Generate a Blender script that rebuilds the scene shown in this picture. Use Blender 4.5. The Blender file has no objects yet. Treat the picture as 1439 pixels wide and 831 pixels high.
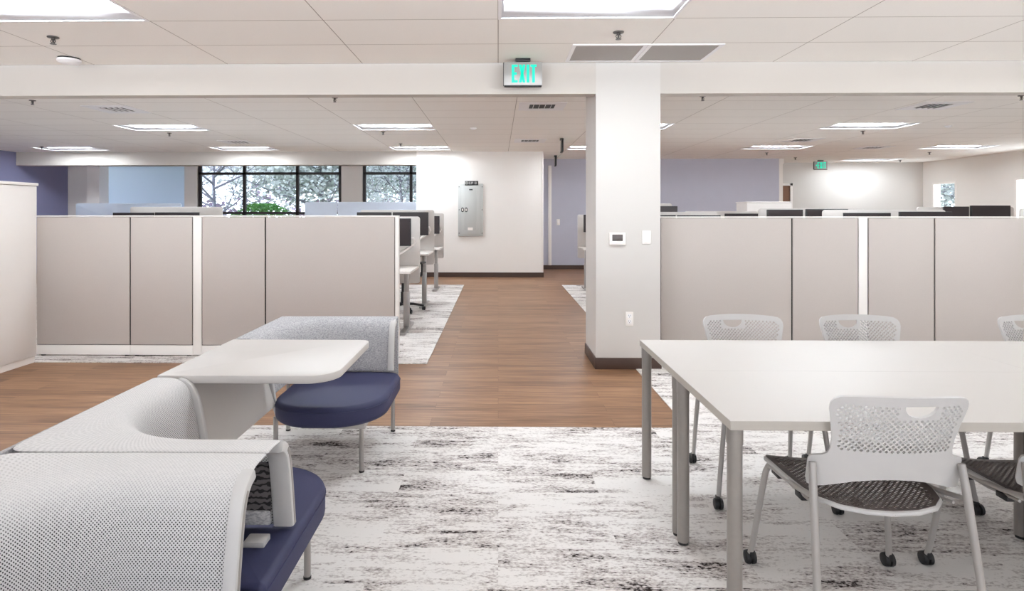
import bpy, bmesh, math, random
from mathutils import Vector, Matrix
from mathutils.geometry import delaunay_2d_cdt
R = math.radians
PI = math.pi
sc = bpy.context.scene
COL = sc.collection

# ------------------------------------------------------------------ camera, world, light, exposure
cam = bpy.data.cameras.new('camera')
cam.sensor_width = 36.0
cam.lens = 36.0 * 845.0 / 1439.0
cam.shift_x = (719.5 - 685.0) / 1439.0
cam.shift_y = -(415.5 - 299.5) / 1439.0
cam.clip_start = 0.05
cam.clip_end = 300
cam_o = bpy.data.objects.new('camera', cam)
cam_o.location = (0, 0, 1.4)
cam_o.rotation_euler = (PI / 2, 0, 0.0178)
COL.objects.link(cam_o)
sc.camera = cam_o

EXPOSURE = 0.0
LENS = 41.0          # radiance of the troffer lenses
SKY = 2.3
vs = sc.view_settings
sc.display_settings.display_device = 'sRGB'
vs.view_transform = 'Standard'
vs.look = 'None'
vs.exposure = EXPOSURE
vs.gamma = 1.0
vs.use_curve_mapping = False
cy = sc.cycles
cy.max_bounces = 14
cy.diffuse_bounces = 8
cy.glossy_bounces = 4
cy.transmission_bounces = 6
cy.transparent_max_bounces = 12
cy.use_denoising = True
cy.caustics_reflective = False
cy.caustics_refractive = False

w = bpy.data.worlds.new('overcast_sky_ground_glow')
sc.world = w
w.use_nodes = True
wn, wl = w.node_tree.nodes, w.node_tree.links
bg = wn['Background']
tc = wn.new('ShaderNodeTexCoord')
sx = wn.new('ShaderNodeSeparateXYZ')
rmp = wn.new('ShaderNodeValToRGB')
mr = wn.new('ShaderNodeMapRange')          # -1..1 -> 0..1, ground to zenith
mr.inputs['From Min'].default_value = -1
rmp.color_ramp.elements[0].position = 0.47   # unseen ground glow, added to light the ceilings from below
rmp.color_ramp.elements[0].color = (4.6, 4.8, 4.95, 1)
rmp.color_ramp.elements[1].position = 0.53
rmp.color_ramp.elements[1].color = (0.72, 0.77, 0.86, 1)
e_ = rmp.color_ramp.elements.new(0.8); e_.color = (0.74, 0.84, 1.0, 1)
wl.new(tc.outputs['Generated'], sx.inputs[0])
wl.new(sx.outputs['Z'], mr.inputs['Value'])
wl.new(mr.outputs[0], rmp.inputs[0])
wl.new(rmp.outputs[0], bg.inputs['Color'])
bg.inputs['Strength'].default_value = SKY

# ------------------------------------------------------------------ materials
def lin(c):
    return tuple(((x / 255) / 12.92 if x <= 10 else ((x / 255 + 0.055) / 1.055) ** 2.4) for x in c)

def nodes_of(name):
    m = bpy.data.materials.new(name)
    m.use_nodes = True
    nt = m.node_tree
    return m, nt, nt.nodes, nt.links, nt.nodes['Principled BSDF']

def mat(name, rgb, rough=0.5, metal=0.0, var=0.04, nscale=18.0, bump=0.0, bscale=200.0, stretch=(1, 1, 1), spec=0.5):
    m, nt, n, l, b = nodes_of(name)
    c = lin(rgb)
    t = n.new('ShaderNodeTexCoord'); mp = n.new('ShaderNodeMapping'); mp.inputs['Scale'].default_value = stretch
    l.new(t.outputs['Object'], mp.inputs[0])
    no = n.new('ShaderNodeTexNoise'); no.inputs['Scale'].default_value = nscale; no.inputs['Detail'].default_value = 3
    l.new(mp.outputs[0], no.inputs['Vector'])
    mx = n.new('ShaderNodeMix'); mx.data_type = 'RGBA'
    mx.inputs['A'].default_value = tuple(x * (1 - var) for x in c) + (1,)
    mx.inputs['B'].default_value = tuple(min(1, x * (1 + var)) for x in c) + (1,)
    l.new(no.outputs['Fac'], mx.inputs['Factor'])
    l.new(mx.outputs['Result'], b.inputs['Base Color'])
    b.inputs['Roughness'].default_value = rough
    b.inputs['Metallic'].default_value = metal
    b.inputs['Specular IOR Level'].default_value = spec
    if bump:
        n2 = n.new('ShaderNodeTexNoise'); n2.inputs['Scale'].default_value = bscale; n2.inputs['Detail'].default_value = 2
        l.new(mp.outputs[0], n2.inputs['Vector'])
        bp = n.new('ShaderNodeBump'); bp.inputs['Strength'].default_value = bump; bp.inputs['Distance'].default_value = 0.004
        l.new(n2.outputs['Fac'], bp.inputs['Height']); l.new(bp.outputs[0], b.inputs['Normal'])
    return m

def math_node(n, l, op, a, b=None, c=None):
    k = n.new('ShaderNodeMath'); k.operation = op
    for i, v in enumerate((a, b, c)):
        if v is None: continue
        if isinstance(v, (int, float)): k.inputs[i].default_value = v
        else: l.new(v, k.inputs[i])
    return k.outputs[0]

def smooth(n, l, val, lo, hi, a=0.0, b=1.0):
    k = n.new('ShaderNodeMapRange'); k.interpolation_type = 'SMOOTHSTEP'
    l.new(val, k.inputs['Value'])
    k.inputs['From Min'].default_value = lo; k.inputs['From Max'].default_value = hi
    k.inputs['To Min'].default_value = a; k.inputs['To Max'].default_value = b
    return k.outputs[0]

def emit(name, rgb, strength):
    m, nt, n, l, b = nodes_of(name)
    b.inputs['Base Color'].default_value = tuple(.3 * x for x in lin(rgb)) + (1,)
    t = n.new('ShaderNodeTexCoord')
    no = n.new('ShaderNodeTexNoise'); no.inputs['Scale'].default_value = 4
    l.new(t.outputs['Object'], no.inputs['Vector'])
    mx = n.new('ShaderNodeMix'); mx.data_type = 'RGBA'
    c = lin(rgb)
    mx.inputs['A'].default_value = tuple(x * 0.97 for x in c) + (1,); mx.inputs['B'].default_value = c + (1,)
    l.new(no.outputs['Fac'], mx.inputs['Factor']); l.new(mx.outputs['Result'], b.inputs['Emission Color'])
    b.inputs['Emission Strength'].default_value = strength
    return m

def glass_mat(name, tint, gloss=0.06):
    m, nt, n, l, b = nodes_of(name)
    n.remove(b)
    tr = n.new('ShaderNodeBsdfTransparent'); tr.inputs[0].default_value = tint + (1,)
    gl = n.new('ShaderNodeBsdfGlossy'); gl.inputs['Roughness'].default_value = 0.02
    mx = n.new('ShaderNodeMixShader'); mx.inputs[0].default_value = gloss
    l.new(tr.outputs[0], mx.inputs[1]); l.new(gl.outputs[0], mx.inputs[2])
    l.new(mx.outputs[0], n['Material Output'].inputs[0])
    return m

def frosted_mat(name, tint):
    m, nt, n, l, b = nodes_of(name)
    n.remove(b)
    tr = n.new('ShaderNodeBsdfTranslucent'); tr.inputs[0].default_value = tint + (1,)
    df = n.new('ShaderNodeBsdfDiffuse'); df.inputs[0].default_value = tint + (1,)
    tp = n.new('ShaderNodeBsdfTransparent'); tp.inputs[0].default_value = (0.95, 0.96, 1, 1)
    t = n.new('ShaderNodeTexCoord'); no = n.new('ShaderNodeTexNoise'); no.inputs['Scale'].default_value = 3
    l.new(t.outputs['Object'], no.inputs['Vector'])
    m1 = n.new('ShaderNodeMixShader'); m1.inputs[0].default_value = 0.5
    l.new(tr.outputs[0], m1.inputs[1]); l.new(df.outputs[0], m1.inputs[2])
    m2 = n.new('ShaderNodeMixShader')
    l.new(smooth(n, l, no.outputs['Fac'], 0, 1, 0.10, 0.16), m2.inputs[0])
    l.new(m1.outputs[0], m2.inputs[1]); l.new(tp.outputs[0], m2.inputs[2])
    l.new(m2.outputs[0], n['Material Output'].inputs[0])
    return m

def ceiling_mat():
    m, nt, n, l, b = nodes_of('ceiling_tile')
    t = n.new('ShaderNodeTexCoord')
    br = n.new('ShaderNodeTexBrick')
    br.offset = 0.0; br.squash = 1.0
    br.inputs['Color1'].default_value = lin((250, 246, 241)) + (1,)
    br.inputs['Color2'].default_value = lin((252, 248, 243)) + (1,)
    br.inputs['Mortar'].default_value = lin((176, 166, 158)) + (1,)
    br.inputs['Scale'].default_value = 1.0
    br.inputs['Mortar Size'].default_value = 0.0035
    br.inputs['Mortar Smooth'].default_value = 0.1
    br.inputs['Brick Width'].default_value = 1.22
    br.inputs['Row Height'].default_value = 0.61
    l.new(t.outputs['Object'], br.inputs['Vector'])
    no = n.new('ShaderNodeTexNoise'); no.inputs['Scale'].default_value = 260; no.inputs['Detail'].default_value = 2
    l.new(t.outputs['Object'], no.inputs['Vector'])
    mx = n.new('ShaderNodeMix'); mx.data_type = 'RGBA'; mx.blend_type = 'MULTIPLY'; mx.inputs['Factor'].default_value = 1
    l.new(br.outputs['Color'], mx.inputs['A'])
    f = smooth(n, l, no.outputs['Fac'], 0.2, 0.55, 0.93, 1.0)
    cb = n.new('ShaderNodeCombineColor'); [l.new(f, cb.inputs[i]) for i in range(3)]
    l.new(cb.outputs[0], mx.inputs['B'])
    l.new(mx.outputs['Result'], b.inputs['Base Color'])
    b.inputs['Roughness'].default_value = 0.95
    b.inputs['Specular IOR Level'].default_value = 0.1
    return m

def wood_floor_mat():
    m, nt, n, l, b = nodes_of('oak_plank_floor')
    t = n.new('ShaderNodeTexCoord')
    br = n.new('ShaderNodeTexBrick'); br.offset = 0.37
    br.inputs['Color1'].default_value = (0, 0, 0, 1); br.inputs['Color2'].default_value = (1, 1, 1, 1)
    br.inputs['Mortar'].default_value = (0.5, 0.5, 0.5, 1)
    br.inputs['Scale'].default_value = 1; br.inputs['Mortar Size'].default_value = 0.0
    br.inputs['Brick Width'].default_value = 1.22; br.inputs['Row Height'].default_value = 0.152
    l.new(t.outputs['Object'], br.inputs['Vector'])
    br2 = n.new('ShaderNodeTexBrick'); br2.offset = 0.37
    br2.inputs['Scale'].default_value = 1; br2.inputs['Mortar Size'].default_value = 0.0012
    br2.inputs['Brick Width'].default_value = 1.22; br2.inputs['Row Height'].default_value = 0.152
    l.new(t.outputs['Object'], br2.inputs['Vector'])
    off = math_node(n, l, 'MULTIPLY', br.outputs['Color'], 31.0)
    mp = n.new('ShaderNodeMapping'); mp.inputs['Scale'].default_value = (1.6, 26, 1)
    l.new(t.outputs['Object'], mp.inputs[0])
    no = n.new('ShaderNodeTexNoise'); no.noise_dimensions = '4D'
    no.inputs['Scale'].default_value = 1.6; no.inputs['Detail'].default_value = 5; no.inputs['Roughness'].default_value = 0.62
    l.new(mp.outputs[0], no.inputs['Vector']); l.new(off, no.inputs['W'])
    mp2 = n.new('ShaderNodeMapping'); mp2.inputs['Scale'].default_value = (0.7, 5, 1)
    l.new(t.outputs['Object'], mp2.inputs[0])
    no2 = n.new('ShaderNodeTexNoise'); no2.noise_dimensions = '4D'
    no2.inputs['Scale'].default_value = 1.3; no2.inputs['Detail'].default_value = 3
    l.new(mp2.outputs[0], no2.inputs['Vector']); l.new(off, no2.inputs['W'])
    g = math_node(n, l, 'ADD', math_node(n, l, 'MULTIPLY', no.outputs['Fac'], 0.62), math_node(n, l, 'MULTIPLY', no2.outputs['Fac'], 0.30))
    g = math_node(n, l, 'ADD', g, math_node(n, l, 'MULTIPLY', br.outputs['Color'], 0.10))
    cr = n.new('ShaderNodeValToRGB')
    e = cr.color_ramp.elements
    e[0].position = 0.30; e[0].color = lin((78, 53, 37)) + (1,)
    e[1].position = 0.72; e[1].color = lin((170, 131, 99)) + (1,)
    k = cr.color_ramp.elements.new(0.50); k.color = lin((130, 95, 69)) + (1,)
    l.new(g, cr.inputs[0])
    mx = n.new('ShaderNodeMix'); mx.data_type = 'RGBA'
    l.new(math_node(n, l, 'MULTIPLY', br2.outputs['Fac'], 0.55), mx.inputs['Factor'])
    l.new(cr.outputs[0], mx.inputs['A']); mx.inputs['B'].default_value = lin((70, 44, 28)) + (1,)
    l.new(mx.outputs['Result'], b.inputs['Base Color'])
    b.inputs['Roughness'].default_value = 0.42
    b.inputs['Specular IOR Level'].default_value = 0.35
    bp = n.new('ShaderNodeBump'); bp.inputs['Strength'].default_value = 0.08; bp.inputs['Distance'].default_value = 0.002
    l.new(no.outputs['Fac'], bp.inputs['Height']); l.new(bp.outputs[0], b.inputs['Normal'])
    return m

def carpet_mat():
    m, nt, n, l, b = nodes_of('distressed_carpet_tile')
    t = n.new('ShaderNodeTexCoord')
    br = n.new('ShaderNodeTexBrick'); br.offset = 0.5
    br.inputs['Color1'].default_value = (0, 0, 0, 1); br.inputs['Color2'].default_value = (1, 1, 1, 1)
    br.inputs['Scale'].default_value = 1; br.inputs['Mortar Size'].default_value = 0.0
    br.inputs['Brick Width'].default_value = 1.0; br.inputs['Row Height'].default_value = 0.25
    l.new(t.outputs['Object'], br.inputs['Vector'])
    off = math_node(n, l, 'MULTIPLY', br.outputs['Color'], 53.0)
    def noise(sx_, sy_, scale, det, rough, wadd):
        mp = n.new('ShaderNodeMapping'); mp.inputs['Scale'].default_value = (sx_, sy_, 1)
        l.new(t.outputs['Object'], mp.inputs[0])
        k = n.new('ShaderNodeTexNoise'); k.noise_dimensions = '4D'
        k.inputs['Scale'].default_value = scale; k.inputs['Detail'].default_value = det; k.inputs['Roughness'].default_value = rough
        l.new(mp.outputs[0], k.inputs['Vector']); l.new(math_node(n, l, 'ADD', off, wadd), k.inputs['W'])
        return k.outputs['Fac']
    big = noise(1.0, 3.2, 2.4, 6, 0.66, 0)
    streak = noise(1.0, 9.0, 3.5, 5, 0.7, 11)
    grain = noise(1.0, 1.9, 62, 2, 0.6, 23)
    broad = noise(1.0, 1.6, 0.9, 2, 0.5, 37)
    patch = math_node(n, l, 'ADD', math_node(n, l, 'MULTIPLY', big, 0.56), math_node(n, l, 'MULTIPLY', streak, 0.44))
    patch = math_node(n, l, 'ADD', patch, math_node(n, l, 'MULTIPLY', math_node(n, l, 'SUBTRACT', broad, 0.5), 0.30))
    v = math_node(n, l, 'ADD', patch, math_node(n, l, 'MULTIPLY', math_node(n, l, 'SUBTRACT', grain, 0.5), 0.42))
    dark = smooth(n, l, v, 0.562, 0.64)
    mid = smooth(n, l, v, 0.46, 0.575)
    c1 = n.new('ShaderNodeMix'); c1.data_type = 'RGBA'
    l.new(mid, c1.inputs['Factor'])
    c1.inputs['A'].default_value = lin((219, 214, 210)) + (1,); c1.inputs['B'].default_value = lin((178, 169, 165)) + (1,)
    c2 = n.new('ShaderNodeMix'); c2.data_type = 'RGBA'
    l.new(dark, c2.inputs['Factor']); l.new(c1.outputs['Result'], c2.inputs['A'])
    c2.inputs['B'].default_value = lin((48, 41, 40)) + (1,)
    l.new(c2.outputs['Result'], b.inputs['Base Color'])
    b.inputs['Roughness'].default_value = 1.0; b.inputs['Specular IOR Level'].default_value = 0.05
    bp = n.new('ShaderNodeBump'); bp.inputs['Strength'].default_value = 0.25; bp.inputs['Distance'].default_value = 0.004
    l.new(grain, bp.inputs['Height']); l.new(bp.outputs[0], b.inputs['Normal'])
    return m

def knit_mat():
    # woven sling fabric: rows of small open stitches, shaded inside painted into them, fainter over the rolled crest
    m, nt, n, l, b = nodes_of('grey_knit_mesh')
    uv = n.new('ShaderNodeUVMap'); uv.uv_map = 'UVMap'
    s = n.new('ShaderNodeSeparateXYZ'); l.new(uv.outputs[0], s.inputs[0])
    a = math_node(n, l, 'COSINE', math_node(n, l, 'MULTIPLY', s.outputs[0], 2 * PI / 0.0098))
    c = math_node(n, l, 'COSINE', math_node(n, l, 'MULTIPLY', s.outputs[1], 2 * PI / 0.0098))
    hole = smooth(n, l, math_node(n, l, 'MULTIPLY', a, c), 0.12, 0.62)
    inner_shade = smooth(n, l, s.outputs[1], 0.11, 0.26, 0.16, 1.0)
    f = math_node(n, l, 'MULTIPLY', hole, inner_shade)
    t = n.new('ShaderNodeTexCoord'); no = n.new('ShaderNodeTexNoise'); no.inputs['Scale'].default_value = 140
    l.new(t.outputs['Object'], no.inputs['Vector'])
    base = n.new('ShaderNodeMix'); base.data_type = 'RGBA'; l.new(no.outputs['Fac'], base.inputs['Factor'])
    base.inputs['A'].default_value = lin((196, 194, 194)) + (1,); base.inputs['B'].default_value = lin((218, 215, 213)) + (1,)
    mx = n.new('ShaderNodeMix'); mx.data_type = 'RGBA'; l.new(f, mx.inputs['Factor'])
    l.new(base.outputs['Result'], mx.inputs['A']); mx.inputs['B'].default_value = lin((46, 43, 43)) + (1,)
    l.new(mx.outputs['Result'], b.inputs['Base Color'])
    b.inputs['Roughness'].default_value = 0.9; b.inputs['Specular IOR Level'].default_value = 0.15
    bp = n.new('ShaderNodeBump'); bp.inputs['Strength'].default_value = 0.35; bp.inputs['Distance'].default_value = 0.003; bp.invert = True
    l.new(hole, bp.inputs['Height']); l.new(bp.outputs[0], b.inputs['Normal'])
    return m

def heather_mat():
    m, nt, n, l, b = nodes_of('heathered_grey_fabric')
    t = n.new('ShaderNodeTexCoord')
    mp = n.new('ShaderNodeMapping'); mp.inputs['Scale'].default_value = (1, 1, 2.4); l.new(t.outputs['Object'], mp.inputs[0])
    no = n.new('ShaderNodeTexNoise'); no.inputs['Scale'].default_value = 110; no.inputs['Detail'].default_value = 3
    l.new(mp.outputs[0], no.inputs['Vector'])
    mx = n.new('ShaderNodeMix'); mx.data_type = 'RGBA'
    l.new(smooth(n, l, no.outputs['Fac'], 0.3, 0.7), mx.inputs['Factor'])
    mx.inputs['A'].default_value = lin((148, 147, 150)) + (1,); mx.inputs['B'].default_value = lin((192, 190, 191)) + (1,)
    l.new(mx.outputs['Result'], b.inputs['Base Color'])
    b.inputs['Roughness'].default_value = 0.95; b.inputs['Specular IOR Level'].default_value = 0.1
    return m

def shaded_inside_mat():  # dark stripes hold the shade inside the bench back
    m, nt, n, l, b = nodes_of('shaded_mesh_inside')
    t = n.new('ShaderNodeTexCoord')
    wv = n.new('ShaderNodeTexWave'); wv.wave_type = 'BANDS'; wv.bands_direction = 'Z'
    wv.inputs['Scale'].default_value = 16; wv.inputs['Distortion'].default_value = 5; wv.inputs['Detail'].default_value = 1; wv.inputs['Detail Scale'].default_value = 3
    l.new(t.outputs['Object'], wv.inputs['Vector'])
    mx = n.new('ShaderNodeMix'); mx.data_type = 'RGBA'
    l.new(smooth(n, l, wv.outputs['Fac'], 0.2, 0.5), mx.inputs['Factor'])
    mx.inputs['A'].default_value = lin((40, 36, 37)) + (1,); mx.inputs['B'].default_value = lin((104, 98, 98)) + (1,)
    l.new(mx.outputs['Result'], b.inputs['Base Color'])
    b.inputs['Roughness'].default_value = 0.95
    return m

WALL = mat('warm_white_paint', (234, 229, 224), 0.85, var=0.015, nscale=3, spec=0.2)
WALLSHADE = mat('shaded_white_paint', (198, 191, 184), 0.85, var=0.015, nscale=3, spec=0.2)  # same white paint, darkened for the dimmer light on the beam
WALLDIM = mat('dimmed_white_paint', (206, 201, 196), 0.85, var=0.015, nscale=3, spec=0.2)  # same white paint, darkened against strong light on column and far wall
PURPLE = mat('lavender_grey_paint', (188, 188, 201), 0.8, var=0.03, nscale=4, spec=0.2)
DPURPLE = mat('slate_purple_paint', (136, 136, 168), 0.8, var=0.03, nscale=4, spec=0.2)
BASE = mat('dark_brown_vinyl_base', (74, 56, 48), 0.5, var=0.08)
CEIL = ceiling_mat()
WOODF = wood_floor_mat()
CARPET = carpet_mat()
WHITE = mat('white_laminate', (232, 226, 221), 0.42, var=0.012, nscale=6, spec=0.35)
TOPWHITE = mat('white_table_laminate', (192, 186, 181), 0.42, var=0.012, nscale=5, spec=0.4)
EDGE = mat('grey_edge_band', (176, 169, 160), 0.45, var=0.03)
PWHITE = mat('white_metal_trim', (240, 235, 230), 0.4, var=0.015)
FABRIC = mat('beige_panel_fabric', (192, 183, 177), 0.95, var=0.05, nscale=240, bump=0.1, bscale=600, spec=0.1)
SEAM = mat('black_panel_joint', (22, 20, 20), 0.8, var=0.1)
SILVER = mat('silver_powder_coat', (150, 144, 139), 0.38, metal=0.35, var=0.05, nscale=60)
LSILVER = mat('pale_silver_powder_coat', (170, 165, 161), 0.36, metal=0.25, var=0.04, nscale=60)
DSTEEL = mat('dark_chrome', (96, 92, 90), 0.3, metal=0.8, var=0.05, nscale=60)
CHROME = mat('brushed_steel', (172, 168, 165), 0.3, metal=0.8, var=0.05, nscale=60)
BLACK = mat('black_plastic', (28, 26, 27), 0.5, var=0.15, nscale=30)
SCREENB = mat('switched_off_screen', (46, 38, 40), 0.32, var=0.08, nscale=5)
NAVY = mat('navy_upholstery', (42, 44, 78), 0.65, var=0.08, nscale=90, bump=0.06, bscale=400)
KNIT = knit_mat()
HEATHER = heather_mat()
INSIDESHADE = shaded_inside_mat()
PLAST = mat('pale_grey_plastic', (194, 191, 189), 0.42, var=0.02)
SEATD = mat('dark_brown_seat_polymer', (86, 76, 74), 0.42, var=0.06, nscale=40)
DESKG = mat('light_grey_desk_screen', (206, 200, 195), 0.6, var=0.03)
DESKTOP = mat('pale_desk_laminate', (226, 220, 215), 0.4, var=0.02)
FROST = frosted_mat('frosted_acrylic', (0.80, 0.85, 0.93))
GLASS = glass_mat('clear_window_glass', (0.97, 0.985, 1.0))
TGLASS = glass_mat('tinted_window_glass', (0.84, 0.87, 0.89))
def shade_mat():
    m, nt, n, l, b = nodes_of('pale_blue_shade_cloth')
    n.remove(b)
    t = n.new('ShaderNodeTexCoord'); no = n.new('ShaderNodeTexNoise'); no.inputs['Scale'].default_value = 120
    l.new(t.outputs['Object'], no.inputs['Vector'])
    mx = n.new('ShaderNodeMix'); mx.data_type = 'RGBA'; l.new(no.outputs['Fac'], mx.inputs['Factor'])
    mx.inputs['A'].default_value = lin((226, 234, 250)) + (1,); mx.inputs['B'].default_value = lin((232, 240, 255)) + (1,)
    tr = n.new('ShaderNodeBsdfTranslucent'); l.new(mx.outputs['Result'], tr.inputs[0])
    df = n.new('ShaderNodeBsdfDiffuse'); df.inputs[0].default_value = lin((186, 194, 212)) + (1,)
    m1 = n.new('ShaderNodeMixShader'); m1.inputs[0].default_value = 0.25
    l.new(tr.outputs[0], m1.inputs[1]); l.new(df.outputs[0], m1.inputs[2])
    l.new(m1.outputs[0], n['Material Output'].inputs[0])
    return m
SHADE = shade_mat()
FRAMEB = mat('dark_bronze_aluminium', (38, 30, 30), 0.45, var=0.1)
TROFF = mat('white_troffer_enamel', (244, 242, 243), 0.5, var=0.01)
REFL = mat('troffer_reflector', (228, 226, 230), 0.6, var=0.01)
LENSM = emit('lit_troffer_lens', (236, 245, 252), LENS)
GREEN = emit('lit_green_letters', (0, 240, 200), .85)
ACRY = mat('silver_sign_face', (166, 163, 160), 0.35, metal=0.2, var=0.05, nscale=8)
PANELG = mat('grey_steel_enclosure', (186, 187, 184), 0.45, var=0.02)
GRILLE = None
DOORW = mat('walnut_door_veneer', (124, 84, 60), 0.5, var=0.2, nscale=12, stretch=(6, 6, 0.6))
BARK = mat('grey_brown_bark', (150, 146, 160), 0.9, var=0.25, nscale=9)
LEAFW = mat('pale_spring_blossom', (232, 240, 236), 0.8, var=0.3, nscale=2.5)
LEAFG = mat('grey_green_leaves', (190, 212, 200), 0.8, var=0.35, nscale=2.5)
LEAFB = mat('bright_green_hedge_leaves', (128, 190, 96), 0.8, var=0.35, nscale=5)
LEAFP = mat('plum_shrub_leaves', (190, 166, 188), 0.8, var=0.3, nscale=5)
LAWN = mat('spring_lawn', (84, 108, 62), 0.95, var=0.3, nscale=3)

def grille_mat():
    m, nt, n, l, b = nodes_of('perforated_return_grille')
    t = n.new('ShaderNodeTexCoord')
    s = n.new('ShaderNodeSeparateXYZ'); l.new(t.outputs['Object'], s.inputs[0])
    a = math_node(n, l, 'COSINE', math_node(n, l, 'MULTIPLY', s.outputs[0], 2 * PI / 0.012))
    c = math_node(n, l, 'COSINE', math_node(n, l, 'MULTIPLY', s.outputs[1], 2 * PI / 0.012))
    h = smooth(n, l, math_node(n, l, 'MULTIPLY', a, c), 0.0, 0.5)
    mx = n.new('ShaderNodeMix'); mx.data_type = 'RGBA'; l.new(h, mx.inputs['Factor'])
    mx.inputs['A'].default_value = lin((190, 184, 180)) + (1,); mx.inputs['B'].default_value = lin((96, 90, 88)) + (1,)
    l.new(mx.outputs['Result'], b.inputs['Base Color']); b.inputs['Roughness'].default_value = 0.7
    return m
GRILLE = grille_mat()

# ------------------------------------------------------------------ mesh helpers
class MB:
    def __init__(s):
        s.bm = bmesh.new()
    def _add(s, other):
        me = bpy.data.meshes.new('tmp'); other.to_mesh(me); other.free()
        s.bm.from_mesh(me); bpy.data.meshes.remove(me)
        return s
    def box(s, x0, x1, y0, y1, z0, z1, bev=0.0, seg=2, mtx=None):
        b = bmesh.new()
        bmesh.ops.create_cube(b, size=1.0)
        for v in b.verts:
            v.co = Vector(((x0 + x1) / 2 + v.co.x * (x1 - x0), (y0 + y1) / 2 + v.co.y * (y1 - y0), (z0 + z1) / 2 + v.co.z * (z1 - z0)))
        if bev:
            bmesh.ops.bevel(b, geom=b.edges[:], offset=bev, segments=seg, profile=0.5, affect='EDGES', clamp_overlap=True)
        if mtx is not None: bmesh.ops.transform(b, matrix=mtx, verts=b.verts)
        return s._add(b)
    def tube(s, pts, r, n=12, caps=True):
        pts = [Vector(p) for p in pts]
        rs = r if isinstance(r, (list, tuple)) else [r] * len(pts)
        b = bmesh.new(); rings = []
        ref = None
        for i, p in enumerate(pts):
            if i == 0: d = pts[1] - p
            elif i == len(pts) - 1: d = p - pts[i - 1]
            else: d = (pts[i + 1] - p).normalized() + (p - pts[i - 1]).normalized()
            d.normalize()
            if ref is None:
                ref = Vector((1, 0, 0)) if abs(d.x) < 0.9 else Vector((0, 1, 0))
            u = (ref - d * ref.dot(d)).normalized(); v = d.cross(u); ref = u
            rings.append([b.verts.new(p + (u * math.cos(2 * PI * k / n) + v * math.sin(2 * PI * k / n)) * rs[i]) for k in range(n)])
        for i in range(len(rings) - 1):
            for k in range(n):
                b.faces.new((rings[i][k], rings[i][(k + 1) % n], rings[i + 1][(k + 1) % n], rings[i + 1][k]))
        if caps:
            b.faces.new(rings[0][::-1]); b.faces.new(rings[-1])
        return s._add(b)
    def lathe(s, prof, c, n=24, axis='Z', mtx=None):
        b = bmesh.new(); rings = []
        for (r, z) in prof:
            rings.append([b.verts.new(Vector((r * math.cos(2 * PI * k / n), r * math.sin(2 * PI * k / n), z))) for k in range(n)])
        for i in range(len(rings) - 1):
            for k in range(n):
                b.faces.new((rings[i][k], rings[i][(k + 1) % n], rings[i + 1][(k + 1) % n], rings[i + 1][k]))
        b.faces.new(rings[0][::-1]); b.faces.new(rings[-1])
        bmesh.ops.recalc_face_normals(b, faces=b.faces[:])
        if axis == 'X': bmesh.ops.transform(b, matrix=Matrix.Rotation(PI / 2, 4, 'Y'), verts=b.verts)
        if axis == 'Y': bmesh.ops.transform(b, matrix=Matrix.Rotation(-PI / 2, 4, 'X'), verts=b.verts)
        bmesh.ops.translate(b, vec=Vector(c), verts=b.verts)
        if mtx is not None: bmesh.ops.transform(b, matrix=mtx, verts=b.verts)
        return s._add(b)
    def prism(s, outline, z0, z1, bev=0.0, seg=3, mtx=None):
        b = bmesh.new()
        lo = [b.verts.new((p[0], p[1], z0)) for p in outline]
        hi = [b.verts.new((p[0], p[1], z1)) for p in outline]
        n = len(outline)
        f0 = b.faces.new(lo[::-1]); f1 = b.faces.new(hi)
        for i in range(n): b.faces.new((lo[i], lo[(i + 1) % n], hi[(i + 1) % n], hi[i]))
        bmesh.ops.recalc_face_normals(b, faces=b.faces[:])
        if bev:
            ed = [e for e in b.edges if (e in f0.edges or e in f1.edges)] if False else list(set(list(f0.edges) + list(f1.edges)))
            bmesh.ops.bevel(b, geom=ed, offset=bev, segments=seg, profile=0.5, affect='EDGES', clamp_overlap=True)
        if mtx is not None: bmesh.ops.transform(b, matrix=mtx, verts=b.verts)
        return s._add(b)
    def sweep(s, pts, x0, x1, thick, mtx=None):
        """bar of rectangular section following a (y, z) polyline, from x0 to x1"""
        b = bmesh.new(); rows = []
        for i, (y, z) in enumerate(pts):
            a = pts[max(0, i - 1)]; c = pts[min(len(pts) - 1, i + 1)]
            d = Vector((c[0] - a[0], c[1] - a[1])).normalized(); nn = Vector((-d.y, d.x)) * thick / 2
            rows.append([b.verts.new((x, y + sgn * nn.x, z + sgn * nn.y)) for x, sgn in ((x0, -1), (x1, -1), (x1, 1), (x0, 1))])
        for i in range(len(rows) - 1):
            for k in range(4):
                b.faces.new((rows[i][k], rows[i][(k + 1) % 4], rows[i + 1][(k + 1) % 4], rows[i + 1][k]))
        b.faces.new(rows[0][::-1]); b.faces.new(rows[-1])
        bmesh.ops.recalc_face_normals(b, faces=b.faces[:])
        long_e = [e for e in b.edges if not (any(set(e.verts) <= set(r) for r in rows))]
        bmesh.ops.bevel(b, geom=long_e, offset=min(thick, x1 - x0) * 0.22, segments=2, profile=0.5, affect='EDGES', clamp_overlap=True)
        if mtx is not None: bmesh.ops.transform(b, matrix=mtx, verts=b.verts)
        return s._add(b)
    def shift(s, v):
        bmesh.ops.translate(s.bm, vec=Vector(v), verts=s.bm.verts); return s
    def xf(s, m):
        bmesh.ops.transform(s.bm, matrix=m, verts=s.bm.verts); return s
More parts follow.
